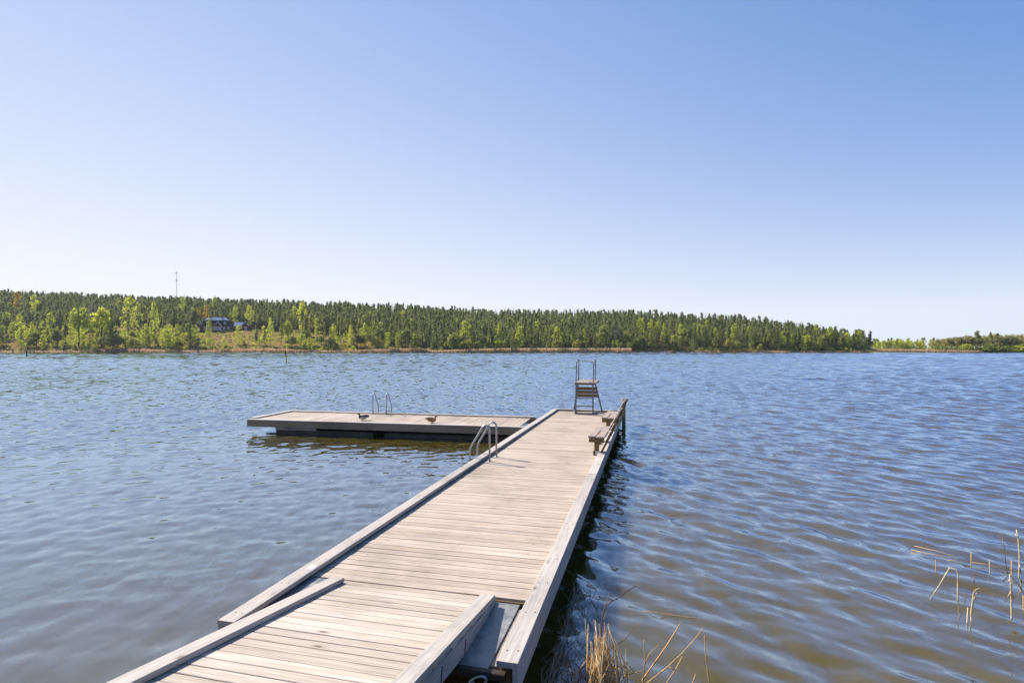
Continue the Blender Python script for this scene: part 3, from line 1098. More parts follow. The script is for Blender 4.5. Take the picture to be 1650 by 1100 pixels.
# ------------------------------------------------------------------ two ducks
def duck(name, label, feet, heading, male):
    """one continuous loft: tail, body, neck, head, bill; legs and webbed feet run out of it"""
    mats = [plain(name + '_flank', (0.42, 0.40, 0.38) if male else (0.30, 0.18, 0.075), .7, 0, .25, 60),
            plain(name + '_breast', (0.13, 0.045, 0.025) if male else (0.33, 0.20, 0.085), .7, 0, .25, 60),
            plain(name + '_head', (0.012, 0.05, 0.03) if male else (0.20, 0.115, 0.05), .35 if male else .7, 0, .2, 60),
            plain(name + '_bill', (0.40, 0.33, 0.06) if male else (0.28, 0.15, 0.04), .5),
            plain(name + '_back', (0.05, 0.042, 0.04) if male else (0.12, 0.065, 0.03), .7, 0, .3, 60),
            plain(name + '_legs', (0.55, 0.20, 0.03), .6)]
    # x, z, half width, half height
    R = [(-.235, .150, .006, .004), (-.195, .140, .030, .014), (-.15, .128, .050, .036), (-.09, .112, .070, .060), (-.03, .102, .080, .074),
         (.03, .100, .080, .076), (.08, .108, .068, .068), (.108, .128, .050, .052), (.114, .158, .034, .034), (.112, .178, .028, .027),
         (.116, .198, .030, .029), (.130, .213, .033, .031), (.150, .213, .029, .027), (.166, .206, .017, .016), (.180, .201, .014, .010), (.202, .197, .015, .006), (.216, .196, .010, .003)]
    sg = 16
    mb = MB()
    n = len(R)
    for i, (x, z, hw, hh) in enumerate(R):
        a, b = R[max(i - 1, 0)], R[min(i + 1, n - 1)]
        dx, dz = b[0] - a[0], b[1] - a[1]
        l = math.hypot(dx, dz)
        nx, nz = -dz / l, dx / l
        if 7 <= i <= 9:
            nx, nz = -.75, .66
        for k in range(sg):
            t = 2 * PI * k / sg
            mb.v.append(np.array([x + nx * hh * math.cos(t), hw * math.sin(t), z + nz * hh * math.cos(t)]))
    for i in range(n - 1):
        for k in range(sg):
            j = (k + 1) % sg
            t = 2 * PI * (k + .5) / sg
            c = math.cos(t)
            if i >= 13:
                m = 3
            elif i >= 8:
                m = 2
            elif i >= 6:
                m = 1
            else:
                m = 4 if (c > .55 or i < 2) else 0
                if male and i in (2, 3) and 0.0 < c < .3:
                    m = 4
                if not male and m == 0 and (i + k) % 3 == 0:
                    m = 4
            mb.face((i * sg + k, i * sg + j, (i + 1) * sg + j, (i + 1) * sg + k), [(0, 0)] * 4, .5, m, True)
    mb.face(tuple(range(sg)), [(0, 0)] * sg, .5, 4)
    mb.face(tuple((n - 1) * sg + sg - 1 - k for k in range(sg)), [(0, 0)] * sg, .5, 3)
    for s in (-1, 1):
        mb.tube([(-.005, s * .03, .06), (.0, s * .032, .03), (.005, s * .034, .008)], [.012, .007, .006], 6, mat=5)
        y = s * .034
        mb.hull([(-.012, y, .004), (.05, y - .026, .003), (.058, y, .005), (.05, y + .026, .003), (.005, y, .014)],
                [(0, 1, 4), (1, 2, 4), (2, 3, 4), (3, 0, 4), (3, 2, 1, 0)], mat=5)
        # folded wing, raised a little off the flank
        W_ = []
        for i in range(7):
            q = i / 6
            W_.append((.075 - .28 * q, s * (.074 - .050 * q ** 1.6), .128 + .014 * q, .040 * math.sin(PI * (.12 + .8 * q)) + .003))
        b0 = len(mb.v)
        for (x, y2, z, h) in W_:
            mb.v.append(np.array([x, y2 * 1.0, z - h]))
            mb.v.append(np.array([x, y2 * 1.13 + s * .004, z]))
            mb.v.append(np.array([x, y2 * .72, z + h * .95]))
        for i in range(6):
            for q in range(2):
                a = b0 + i * 3 + q
                mb.face((a, a + 1, a + 4, a + 3), [(0, 0)] * 4, .5, (0 if q == 0 else 4) if male else (4 if i % 2 else 0), True)
    o = mb.build(name, mats, None, (0, 0, 0), label=label, cat='duck', group='ducks on the floating platform')
    o.location = Vector(feet)
    o.rotation_euler = (0, 0, heading)
    return o


duck('duck', 'dark headed grey drake with chestnut breast standing on the floating platform', P(3.85, .60, DZ + .003), math.radians(193), True)
duck('duck', 'mottled brown female duck standing on the floating platform', P(6.27, .45, DZ + .003), math.radians(-12), False)


# ------------------------------------------------------------------ markers in the lake
def pole(name, label, cat, px, ybase, ytop, rad, mats, lean=(0, 0), band=.5):
    Y = EYE * 880 / (ybase - 561.5)
    X = (px - 825) / 880 * Y
    z = EYE - (ytop - 561.5) / 880 * Y
    r = empty(name, (X, Y, 0), label, cat)
    o = np.array([X, Y, 0])
    a, b = o + np.array([0, 0, -1.0]), o + np.array([lean[0], lean[1], z])
    m = o + np.array([lean[0] * band, lean[1] * band, z * band])
    f = MB()
    f.tube([a, m], rad, 10)
    f.build('lower_shaft', mats[0], r, o)
    f = MB()
    f.tube([m, b - (b - m) * .04, b], [rad * 1.12, rad * 1.12, rad * .6], 10)
    f.build('upper_shaft', mats[1], r, o)


gm = plain('green_marker_paint', (0.02, 0.10, 0.05), .5, 0, .2)
rm = plain('red_marker_paint', (0.22, 0.045, 0.03), .6, 0, .25)
rm2 = plain('dull_red_marker_paint', (0.12, 0.04, 0.03), .6, 0, .25)
km = plain('black_marker_paint', (0.015, 0.015, 0.015), .6)
ym = plain('yellow_marker_paint', (0.62, 0.42, 0.05), .6, 0, .2)
pole('spar_marker', 'green spar marker standing in the lake off the left shore', 'marker', 43.2, 574, 563.2, .24, (gm, gm), (-.1, 0), .6)
pole('spar_marker', 'dull red spar marker in the lake close to the reed belt', 'marker', 184, 570.6, 563.0, .26, (rm, rm2), (0, 0), .5)
pole('spar_marker', 'leaning pole marker, black above and yellow below, standing in open water', 'marker', 462, 583, 565, .115, (ym, km), (-.34, 0), .5)

# ------------------------------------------------------------------ mast on the ridge
MX, MY = -430.0, 700.0
MZ = float(Hg(MX, MY))
mz1 = EYE + (561.5 - 437.5) / 880 * MY
mast = empty('radio_mast', (MX, MY, MZ), 'slender pale radio mast rising above the wooded ridge', 'mast')
mo = np.array([MX, MY, MZ])
f = MB()
Hm = mz1 - MZ
legs = [np.array([math.cos(a), math.sin(a), 0]) for a in (0.5, 0.5 + 2 * PI / 3, 0.5 + 4 * PI / 3)]


def lw(z):
    return .85 - .45 * z / Hm


for d in legs:
    f.tube([mo + d * lw(0), mo + d * lw(Hm) + UP * Hm], .11, 6)
z = 0.0
k = 0
while z < Hm - 2:
    for i in range(3):
        a, b = legs[i], legs[(i + 1) % 3]
        f.tube([mo + a * lw(z) + UP * z, mo + b * lw(z + 2) + UP * (z + 2)], .05, 4, cap=False)
    z += 2
pale = plain('pale_mast_paint', (0.42, 0.44, 0.48), .6, .2, .1)
f.build('lattice', pale, mast, mo)
for (zz, dx) in ((Hm - 1.5, .9), (Hm - 2.0, -.9), (Hm - 11.0, .8), (Hm - 11.0, -.7)):
    f = MB()
    f.beam(mo + np.array([dx, -.3, zz - 1.1]), mo + np.array([dx, -.3, zz + 1.1]), .5, .35, up=(0, 1, 0), c=.05)
    f.build('antenna', pale, mast, mo)

# ------------------------------------------------------------------ house and cabin on the hillside
red = plain('red_paint', (0.20, 0.035, 0.025), .7, 0, .2, .8)
navy = plain('dark_roof_tile', (0.040, 0.036, 0.036), .9, 0, .25, .6, .1)
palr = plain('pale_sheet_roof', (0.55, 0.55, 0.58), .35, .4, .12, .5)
whit = plain('white_joinery', (0.78, 0.78, 0.78), .5, 0, .05)
glas = plain('window_glass', (0.10, 0.14, 0.20), .08, 0, .1, 1, 1.0)
ston = plain('dark_plinth', (0.05, 0.05, 0.07), .8, 0, .3)


def house_part(name, mats, root, boxes=(), hulls=()):
    f = MB()
    for (x0, x1, y0, y1, z0, z1) in boxes:
        f.box(((x0 + x1) / 2, (y0 + y1) / 2, (z0 + z1) / 2), x1 - x0, y1 - y0, z1 - z0, ch=.03)
    for (pts, fc) in hulls:
        f.hull(pts, fc)
    for i_, p_ in enumerate(f.v):
        f.v[i_] = np.asarray(p_) * np.array([0.94, 1.0, 1.36])
    return f.build(name, mats, root)


def frustum(x0, x1, y0, y1, z0, X0, X1, Y0, Y1, z1):
    p = [(x0, y0, z0), (x1, y0, z0), (x1, y1, z0), (x0, y1, z0), (X0, Y0, z1), (X1, Y0, z1), (X1, Y1, z1), (X0, Y1, z1)]
    return (p, [(3, 2, 1, 0), (0, 1, 5, 4), (1, 2, 6, 5), (2, 3, 7, 6), (3, 0, 4, 7), (4, 5, 6, 7)])


def gable_roof(x0, x1, y0, y1, z0, z1, th=.35, o=.5):
    """ridge along y; two slabs"""
    xm = (x0 + x1) / 2
    out = []
    for (xa, xb) in ((x0 - o, xm), (xm, x1 + o)):
        za = z0 - o * (z1 - z0) / (xm - x0) if xa < x0 else z1
        zb = z1 if xa < x0 else z0 - o * (z1 - z0) / (xm - x0)
        p = [(xa, y0 - o, za), (xb, y0 - o, zb), (xb, y1 + o, zb), (xa, y1 + o, za), (xa, y0 - o, za + th), (xb, y0 - o, zb + th), (xb, y1 + o, zb + th), (xa, y1 + o, za + th)]
        out.append((p, [(3, 2, 1, 0), (0, 1, 5, 4), (1, 2, 6, 5), (2, 3, 7, 6), (3, 0, 4, 7), (4, 5, 6, 7)]))
    return out


def window(root, x, z, w, h, y):
    fr = house_part('window', [whit], root, [(x - w / 2 - .22, x + w / 2 + .22, y - .16, y + .1, z - h / 2 - .22, z + h / 2 + .22)])
    house_part('pane', [glas], fr, [(x - w / 2, x - .07, y - .20, y - .1, z - h / 2, z + h / 2), (x + .07, x + w / 2, y - .20, y - .1, z - h / 2, z + h / 2)])


hx, hy, hz = on_ground(346, 533.5)
hz -= .3
house = empty('house', (hx, hy, hz), 'large red villa with dark mansard roof above the cleared slope', 'house', rz=-math.atan2(hx, hy) * .75)
k = 1.0
house_part('plinth', [ston], house, [(-2, 9, -.6, 10, -3.5, .25)])
house_part('wall', [red], house, [(-10.5, 13.5, 0, 10, .25, 3.6)])
house_part('lower_roof', [navy], house, hulls=[frustum(-11.2, 14.2, -.7, 10.7, 3.6, -9.2, 12.0, 2.2, 8.2, 7.4)])
ur = house_part('upper_roof', [palr], house, hulls=[frustum(-9.6, 12.4, 1.9, 8.5, 7.4, -5.6, 8.4, 5.0, 5.6, 9.3)])  # pale sheet colour holds the sun's glare on this roof
house_part('chimney', [ston], ur, [(5.2, 6.2, 4.2, 5.2, 8.4, 10.4)])
house_part('chimney', [ston], ur, [(-4.3, -3.3, 4.4, 5.4, 8.2, 10.3)])
house_part('porch', [red], house, [(-.6, 6.2, -2.5, -.02, .25, 3.4)], [([(-.6, -2.5, 3.4), (6.2, -2.5, 3.4), (2.8, -2.5, 6.1), (-.6, 2.5, 3.4), (6.2, 2.5, 3.4), (2.8, 2.5, 6.1)], [(0, 1, 2), (5, 4, 3), (0, 2, 5, 3), (1, 4, 5, 2)])])
house_part('porch_roof', [palr], house, hulls=gable_roof(-.6, 6.2, -2.5, 1.6, 3.45, 6.2))
house_part('side_wing', [red], house, [(-15.0, -11.3, 1, 8, -.2, 4.0)])
house_part('wing_roof', [palr], house, hulls=gable_roof(-15.0, -11.3, 1, 8, 4.0, 6.6))
for (x, z, w, h, y) in ((.4, 1.9, 1.6, 1.7, -2.6), (2.8, 1.9, 1.6, 1.7, -2.6), (5.1, 1.9, 1.4, 1.7, -2.6), (8.0, 1.8, 1.3, 2.3, -.1), (11.6, 1.8, 1.4, 2.3, -.1), (-4.0, 2.0, 1.4, 1.6, -.1), (-8.0, 2.0, 1.4, 1.6, -.1), (-13.2, 1.6, 1.2, 1.4, .9)):
    window(house, x, z, w, h, y)
house_part('dormer', [navy], house, [(7.3, 9.7, -.1, 3.0, 4.3, 6.7)])
window(house, 8.5, 5.5, 1.2, 1.3, -.2)

cx, cy, cz = on_ground(388, 531.5)
cabin = empty('cabin', (cx, cy, cz - .2), 'small red cabin with pale roof right of the villa', 'cabin', rz=-math.atan2(cx, cy) * .6)
house_part('wall', [red], cabin, [(-5.6, 1.2, .6, 6.5, -1.2, 2.6), (1.3, 6.6, -.6, 6.5, -1.2, 3.0)], [([(1.3, -.6, 3.0), (6.6, -.6, 3.0), (3.95, -.6, 5.4), (1.3, 6.5, 3.0), (6.6, 6.5, 3.0), (3.95, 6.5, 5.4)], [(0, 1, 2), (5, 4, 3), (0, 2, 5, 3), (1, 4, 5, 2)])])
house_part('roof', [palr], cabin, hulls=gable_roof(1.3, 6.6, -.6, 6.5, 3.05, 5.5) + [([(-6.2, .0, 2.5), (1.6, .0, 2.5), (1.6, 3.6, 4.9), (-6.2, 3.6, 4.9), (-6.2, .0, 2.8), (1.6, .0, 2.8), (1.6, 3.6, 5.2), (-6.2, 3.6, 5.2)], [(3, 2, 1, 0), (0, 1, 5, 4), (1, 2, 6, 5), (2, 3, 7, 6), (3, 0, 4, 7), (4, 5, 6, 7)]), ([(-6.2, 3.6, 4.9), (1.6, 3.6, 4.9), (1.6, 7.1, 2.5), (-6.2, 7.1, 2.5), (-6.2, 3.6, 5.2), (1.6, 3.6, 5.2), (1.6, 7.1, 2.8), (-6.2, 7.1, 2.8)], [(3, 2, 1, 0), (0, 1, 5, 4), (1, 2, 6, 5), (2, 3, 7, 6), (3, 0, 4, 7), (4, 5, 6, 7)])])
window(cabin, 4.2, .8, 1.8, 2.2, -.7)
window(cabin, -2.4, .9, 1.3, 1.3, .5)


# ------------------------------------------------------------------ trees
BARK_PINE = plain('pine_bark', (0.13, 0.075, 0.045), .9, 0, .4, 1.5)
BARK_DARK = plain('dark_bark', (0.07, 0.055, 0.04), .9, 0, .4, 1.5)
BARK_BIRCH = plain('birch_bark', (0.34, 0.31, 0.27), .8, 0, .5, 1.2)
F_PINE = foliage('pine_needles', ((0.205, 0.225, 0.085), (0.285, 0.305, 0.105), (0.375, 0.380, 0.130)), .50, .26)
F_SPRUCE = foliage('spruce_needles', ((0.165, 0.200, 0.085), (0.235, 0.270, 0.100), (0.320, 0.340, 0.120)), .48, .26)
F_BIRCH = foliage('birch_leaves', ((0.34, 0.39, 0.05), (0.48, 0.53, 0.07), (0.60, 0.61, 0.10)), .52, .22)
F_LEAF = foliage('broad_leaves', ((0.20, 0.225, 0.065), (0.30, 0.325, 0.085), (0.40, 0.40, 0.11)), .48, .28)
F_OLIVE = foliage('olive_leaves', ((0.22, 0.215, 0.08), (0.33, 0.32, 0.115), (0.43, 0.40, 0.15)), .48, .25)
F_ORANGE = foliage('orange_spring_leaves', ((0.46, 0.30, 0.03), (0.60, 0.40, 0.035), (0.68, 0.47, 0.05)), .45, .15)
F_BARE = foliage('bare_twigs', ((0.13, 0.11, 0.115), (0.19, 0.165, 0.165), (0.25, 0.21, 0.20)), .2, .1)


def leaf_quads(C, size, rng, up=0.0):
    n = len(C)
    a = rng.normal(size=(n, 3))
    if up:
        a[:, 2] *= (1 - up)
    a /= np.linalg.norm(a, axis=1)[:, None]
    b = np.cross(a, rng.normal(size=(n, 3)))
    b /= np.linalg.norm(b, axis=1)[:, None] + 1e-9
    s = np.asarray(size).reshape(-1, 1)
    a = a * s
    b = b * s * rng.uniform(.45, .9, (n, 1))
    return np.stack([C - a - b * .3, C + a * .2 - b, C + a + b * .2, C - a * .1 + b], 1)


def in_ball(n, rng):
    p = rng.normal(size=(n, 3))
    p /= np.linalg.norm(p, axis=1)[:, None]
    return p * rng.uniform(.25, 1, (n, 1)) ** .5


def crown_pts(kind, rng, dens=1.0):
    """-> centres, sizes, rnd for a tree of unit kind height"""
    C, Z, Rn = [], [], []

    def clump(c, rx, rz, n, s, r):
        n = max(3, int(n * dens))
        p = in_ball(n, rng) * np.array([rx, rx, rz]) + np.array(c)
        C.append(p)
        Z.append(rng.uniform(.7, 1.25, n) * s / math.sqrt(dens))
        Rn.append(np.clip(r + rng.normal(0, .12, n), 0, 1))
    if kind == 'pine':
        lo = rng.uniform(7.0, 10.5) if rng.uniform() < .5 else rng.uniform(3.5, 6)
        nc = 19
        for i in range(nc):
            z = lo + (19.3 - lo) * (i + rng.uniform(0, .7)) / nc
            t = (z - lo) / (20 - lo)
            rad = (2.7 * (1 - t) ** .7 + .25) * rng.uniform(.3, 1.0)
            a = rng.uniform(0, 2 * PI)
            clump((rad * math.cos(a), rad * math.sin(a), z), 1.35 * (1 - .5 * t), .85, 25, .56, rng.uniform(.15, .85))
        clump((0, 0, 19.2), .55, .9, 14, .40, .6)
    elif kind == 'spruce':
        nl = 22
        for i in range(nl):
            t = i / (nl - 1)
            z = 1.2 + 18.3 * t
            rad = 3.0 * (1 - t) ** .85 + .12
            r0 = rng.uniform(.2, .8)
            n = max(4, int((4 + 15 * (1 - t)) * dens))
            a = rng.uniform(0, 2 * PI, n)
            q = rad * rng.uniform(.25, 1.08, n) * (1 + .15 * np.sin(3 * a + i))
            C.append(np.stack([q * np.cos(a), q * np.sin(a), z - q * .30 + rng.uniform(-.3, .3, n)], 1))
            Z.append(rng.uniform(.40, .70, n) * (1 - .4 * t) / math.sqrt(dens))
            Rn.append(np.clip(r0 + rng.normal(0, .2, n), 0, 1))
    elif kind == 'birch':
        for i in range(42):
            t = rng.uniform(0, 1) ** .85
            z = 2.0 + 12.6 * t
            rad = 3.0 * math.sin(PI * min(1, .20 + .76 * t)) ** .8 * rng.uniform(.2, 1.0)
            a = rng.uniform(0, 2 * PI)
            clump((rad * math.cos(a), rad * math.sin(a), z), .95, 1.15, 14, .36, rng.uniform(.1, .9))
        clump((0, 0, 14.5), .5, .9, 10, .32, .7)
    elif kind in ('leaf', 'bare'):
        for i in range(56):
            d = rng.normal(size=3)
            d /= np.linalg.norm(d)
            d[2] = abs(d[2]) * 1.35 - .5
            q = rng.uniform(.45, 1.0)
            c = np.array([0, 0, 6.9]) + d * np.array([4.3, 4.3, 5.6]) * q
            clump(c, 1.3, 1.0, 15 if kind == 'leaf' else 9, .46 if kind == 'leaf' else .30, rng.uniform(.1, .9))
    elif kind == 'shrub':
        for i in range(16):
            a = rng.uniform(0, 2 * PI)
            q = rng.uniform(0, 1.5)
            clump((q * math.cos(a), q * math.sin(a), rng.uniform(.4, 2.6 - .6 * q)), .7, .6, 11, .30, rng.uniform(.1, .9))
    elif kind == 'sapling':
        for i in range(11):
            t = rng.uniform(0, 1)
            a = rng.uniform(0, 2 * PI)
            q = .9 * math.sin(PI * (.2 + .7 * t)) * rng.uniform(0, 1)
            clump((q * math.cos(a), q * math.sin(a), .8 + 4.4 * t), .5, .6, 9, .26, rng.uniform(.1, .9))
    return np.concatenate(C), np.concatenate(Z), np.concatenate(Rn)


def trunk_mb(kind, rng):
    f = MB()
    H, r = {'pine': (18.5, .20), 'spruce': (19, .18), 'birch': (13.5, .15), 'leaf': (10, .28), 'bare': (11, .25), 'shrub': (1.6, .08), 'sapling': (4.6, .05)}[kind]
    w = rng.uniform(-.25, .25, (5, 2))
    w[0] = 0
    pts = [np.array([w[i][0] * (i / 4), w[i][1] * (i / 4), -.5 + (H + .5) * i / 4]) for i in range(5)]
    f.tube(pts, [r * 1.25, r, r * .8, r * .55, r * .2], 6)
    nb = {'pine': 9, 'spruce': 0, 'birch': 7, 'leaf': 9, 'bare': 22, 'shrub': 3, 'sapling': 0}[kind]
    for i in range(nb):
        t = rng.uniform(.35 if kind in ('leaf', 'bare') else .5, .95)
        a = rng.uniform(0, 2 * PI)
        l = {'pine': 2.2, 'birch': 2.0, 'leaf': 4.0, 'bare': 4.2, 'shrub': .8}[kind] * (1.2 - t)
        p = np.array([0, 0, H * t])
        q = p + np.array([math.cos(a) * l, math.sin(a) * l, l * (.35 if kind == 'pine' else .9)])
        f.tube([p, (p + q) / 2 + UP * .1, q], [r * .4, r * .25, r * .1], 5)
    return f


PROTO = {}


def proto(name, kind, leaf_mat, bark, n, parts=True):
    out = []
    for i in range(n):
        rng = np.random.default_rng(abs(hash((kind, i))) % 1000 if False else (sum(map(ord, name)) * 7 + i))
        C, Z, Rn = crown_pts(kind, rng)
        cm = MB().quads(leaf_quads(C, Z, rng), Rn)
        if parts:
            r = bpy.data.objects.new(name, None)
            r.empty_display_size = .5
            t = trunk_mb(kind, rng).build('trunk', bark)
            c = cm.build('crown', leaf_mat)
            for o in (t, c):
                COL.objects.unlink(o)
            out.append((r, [t, c]))
        else:
            t = trunk_mb(kind, rng)
            nf = len(cm.f)
            base = len(cm.v)
            cm.v.extend(t.v)
            cm.f.extend([tuple(j + base for j in f) for f in t.f])
            cm.uv.extend(t.uv)
            cm.r.extend(t.r)
            cm.m.extend([1] * len(t.f))
            cm.sm.extend(t.sm)
            cm.top.extend(t.top)
            o = cm.build(name, [leaf_mat, bark])
            COL.objects.unlink(o)
            out.append((o, []))
    PROTO[name] = out


proto('pine_tree', 'pine', F_PINE, BARK_PINE, 6)
proto('spruce_tree', 'spruce', F_SPRUCE, BARK_DARK, 4)
proto('birch_tree', 'birch', F_BIRCH, BARK_BIRCH, 5)
proto('broadleaf_tree', 'leaf', F_LEAF, BARK_DARK, 4)
proto('olive_tree', 'leaf', F_OLIVE, BARK_DARK, 4)
proto('bright_tree', 'leaf', F_BIRCH, BARK_DARK, 3)
proto('orange_tree', 'birch', F_ORANGE, BARK_DARK, 2)
proto('leafless_tree', 'bare', F_BARE, BARK_DARK, 1)
proto('shrub', 'shrub', F_LEAF, BARK_DARK, 3, False)
proto('bright_shrub', 'shrub', F_BIRCH, BARK_DARK, 3, False)
proto('birch_sapling', 'sapling', F_BIRCH, BARK_BIRCH, 4, False)
KH = {'pine_tree': 20, 'spruce_tree': 19.5, 'birch_tree': 15.3, 'broadleaf_tree': 12.6, 'orange_tree': 15.3, 'leafless_tree': 12.5, 'bright_tree': 12.6, 'olive_tree': 12.6, 'shrub': 3.0, 'bright_shrub': 3.0, 'birch_sapling': 5.5}
NAME = {'olive_tree': 'broadleaf_tree', 'bright_tree': 'broadleaf_tree', 'orange_tree': 'broadleaf_tree', 'bright_shrub': 'shrub'}
tr = random.Random(77)
COUNT = {}


def plant(kind, X, Y, height, label, cat, group, wide=1.0, sink=.1, z=None):
    r, ch = tr.choice(PROTO[kind])
    o = r.copy()
    o.name = NAME.get(kind, kind)
    s = height / KH[kind]
    o.location = (X, Y, (float(Hg(X, Y)) if z is None else z) - sink)
    o.rotation_euler = (tr.uniform(-.03, .03), tr.uniform(-.03, .03), tr.uniform(0, 2 * PI))
    o.scale = (s * wide, s * wide, s)
    COL.objects.link(o)
    tag(o, label, cat, group)
    for c in ch:
        d = c.copy()
        d.parent = o
        COL.objects.link(d)
    COUNT[kind] = COUNT.get(kind, 0) + 1
    return o


def plant_px(kind, px, ytop, ybase, label, cat, group, wide_px=None):
    X, Y, z = on_ground(px, ybase)
    h = (ybase - ytop) / 880 * Y * 1.03
    nat = {'bright_tree': 10.2, 'birch_tree': 6.4, 'broadleaf_tree': 10.2, 'orange_tree': 6.4, 'leafless_tree': 10, 'pine_tree': 6.4, 'shrub': 4.2, 'bright_shrub': 4.2, 'birch_sapling': 2.6}[kind] * h / KH[kind]
    w = 1.0 if wide_px is None else (wide_px / 880 * Y) / nat
    return plant(kind, X, Y, h, label, cat, group, w)


GT = 'spring green trees along the far shore'
named = [
    ('bright_tree', 127, 487, 560, 36, 'tall bright green tree, left of a pair of big round trees by the left shore'),
    ('bright_tree', 163, 493, 560, 38, 'big yellow green tree, right of a pair of round trees by the left shore'),
    ('birch_tree', 55, 475, 517, 15, 'bright green birch among dark pines high on the slope at far left'),
    ('orange_tree', 26, 471, 508, 15, 'orange topped tree at the skyline near the left end of the wood'),
    ('birch_tree', 208, 478, 535, 24, 'broad yellow green birch against the dark wood left of the mast'),
    ('birch_tree', 222, 487, 530, 14, 'yellowish birch just right of the broad birch left of the mast'),
    ('birch_tree', 250, 485, 558, 16, 'tall narrow birch left of the mast with its foot near the shore'),
    ('birch_tree', 295, 479, 522, 11, 'narrow bright birch in the dark wood just right of the mast'),
    ('orange_tree', 331, 493, 522, 10, 'orange yellow tree behind the left roof of the villa'),
    ('orange_tree', 319, 497, 522, 8, 'smaller orange tree beside the left wing of the villa'),
    ('birch_tree', 346, 477, 512, 10, 'bright birch behind the villa reaching the skyline'),
    ('birch_tree', 336, 514, 561, 13, 'young birch standing in front of the villa'),
    ('birch_tree', 379, 493, 526, 12, 'pale green birch behind the small cabin'),
    ('birch_tree', 402, 491, 528, 14, 'light green birch right of the small cabin'),
    ('birch_tree', 385, 524, 558, 14, 'low birch in front of the small cabin'),
    ('birch_tree', 486, 486, 542, 20, 'tall grey green birch in the dark wood above the leaning pole'),
    ('birch_tree', 436, 513, 556, 13, 'slender birch, tallest of a trio left of the leaning pole'),
    ('birch_tree', 427, 525, 556, 12, 'yellowish birch, leftmost of a trio left of the leaning pole'),
    ('bright_tree', 464, 515, 557, 22, 'rounded vivid green tree directly above the leaning pole'),
    ('birch_sapling', 491, 538, 562, 9, 'bright sapling right of the leaning pole at the shore'),
    ('birch_tree', 512, 513, 561, 14, 'thin yellowish birch on the clearing right of the leaning pole'),
    ('birch_tree', 538, 523, 562, 16, 'olive green birch at the right end of the clearing'),
    ('birch_tree', 565, 525, 559, 11, 'vivid green birch before the pine trunks at the end of the clearing'),
    ('birch_tree', 588, 520, 560, 13, 'column shaped birch, left of a matching pair'),
    ('birch_tree', 601, 517, 561, 11, 'column shaped birch, right of a matching pair'),
    ('birch_tree', 624, 535, 561, 9, 'short bright birch right of the column shaped pair'),
    ('broadleaf_tree', 653, 528, 563, 30, 'round grey green willow at the shore right of the paired birches'),
    ('broadleaf_tree', 733, 535, 563, 32, 'low wide tree behind the bright bush above the platform ladder'),
    ('bright_shrub', 726, 545, 564, 26, 'bright yellow green bush at the shore above the platform'),
    ('birch_tree', 749, 517, 556, 20, 'light birch with open crown above the right half of the platform'),
    ('birch_tree', 804, 522, 558, 13, 'pale birch rising over a round bush left of the lookout stand'),
    ('bright_shrub', 804, 546, 564, 24, 'round light green bush under a pale birch at the reeds'),
    ('birch_tree', 838, 526, 562, 13, 'yellow green birch above a bush where the tan reeds begin'),
    ('bright_shrub', 838, 549, 564, 17, 'small bush where the tan reed belt begins'),
    ('birch_tree', 898, 527, 560, 17, 'bright green double topped birch left of the lookout stand'),
    ('birch_tree', 925, 541, 560, 9, 'small pale birch just behind the lookout stand handrail'),
    ('broadleaf_tree', 974, 521, 557, 30, 'wide olive yellow tree right of the lookout stand'),
    ('leafless_tree', 996, 522, 560, 22, 'grey leafless tree beside the wide olive yellow tree'),
    ('broadleaf_tree', 1009, 532, 561, 18, 'grey green round tree right of the leafless tree'),
    ('birch_tree', 1031, 513, 540, 11, 'first of the bright trees in a row high in the wood'),
    ('birch_tree', 1048, 515, 542, 13, 'second of the bright trees in a row high in the wood'),
    ('birch_tree', 1060, 518, 544, 13, 'third of the bright trees in a row high in the wood'),
    ('birch_tree', 1070, 521, 546, 10, 'last and lowest of the bright trees in a row in the wood'),
    ('birch_tree', 1096, 523, 556, 16, 'yellow brown birch right of the bright row in the wood'),
    ('birch_tree', 1154, 527, 556, 11, 'olive birch in the dark wood towards the headland'),
    ('birch_tree', 1182, 524, 560, 13, 'tall light birch in the dark wood towards the headland'),
    ('bright_shrub', 1268, 550, 564, 9, 'single vivid green bush in dark trees near the headland'),
    ('bright_tree', 1339, 524, 560, 14, 'yellow green round topped tree close to the headland tip'),
    ('birch_tree', 1384, 532, 561, 14, 'light green tree last but one at the headland tip'),
    ('leafless_tree', 150, 487, 540, 24, 'grey leafless tree behind the pair of big round trees'),
]
for (k_, px, yt, yb, wpx, lab) in named:
    plant_px(k_, px, yt, yb, lab, 'bush' if 'shrub' in k_ else 'tree', GT, wpx)
named_at = []
for (k_, px, yt, yb, wpx, lab) in named:
    X_, Y_, z_ = on_ground(px, yb)
    named_at.append((px, Y_, yt + .62 * (yb - yt), wpx * .5 + 1.5))


def clear_height(x, y, hh):
    """conifers in front of a pale tree are younger and lower"""
    px = 825 + 880 * x / y
    g = float(Hg(x, y))
    for (pn, yn, lim, half) in named_at:
        if y < yn and abs(px - pn) < half:
            hmax = EYE + (561.5 - lim) / 880 * y - g
            hh = min(hh, max(hmax, 0))
    return hh


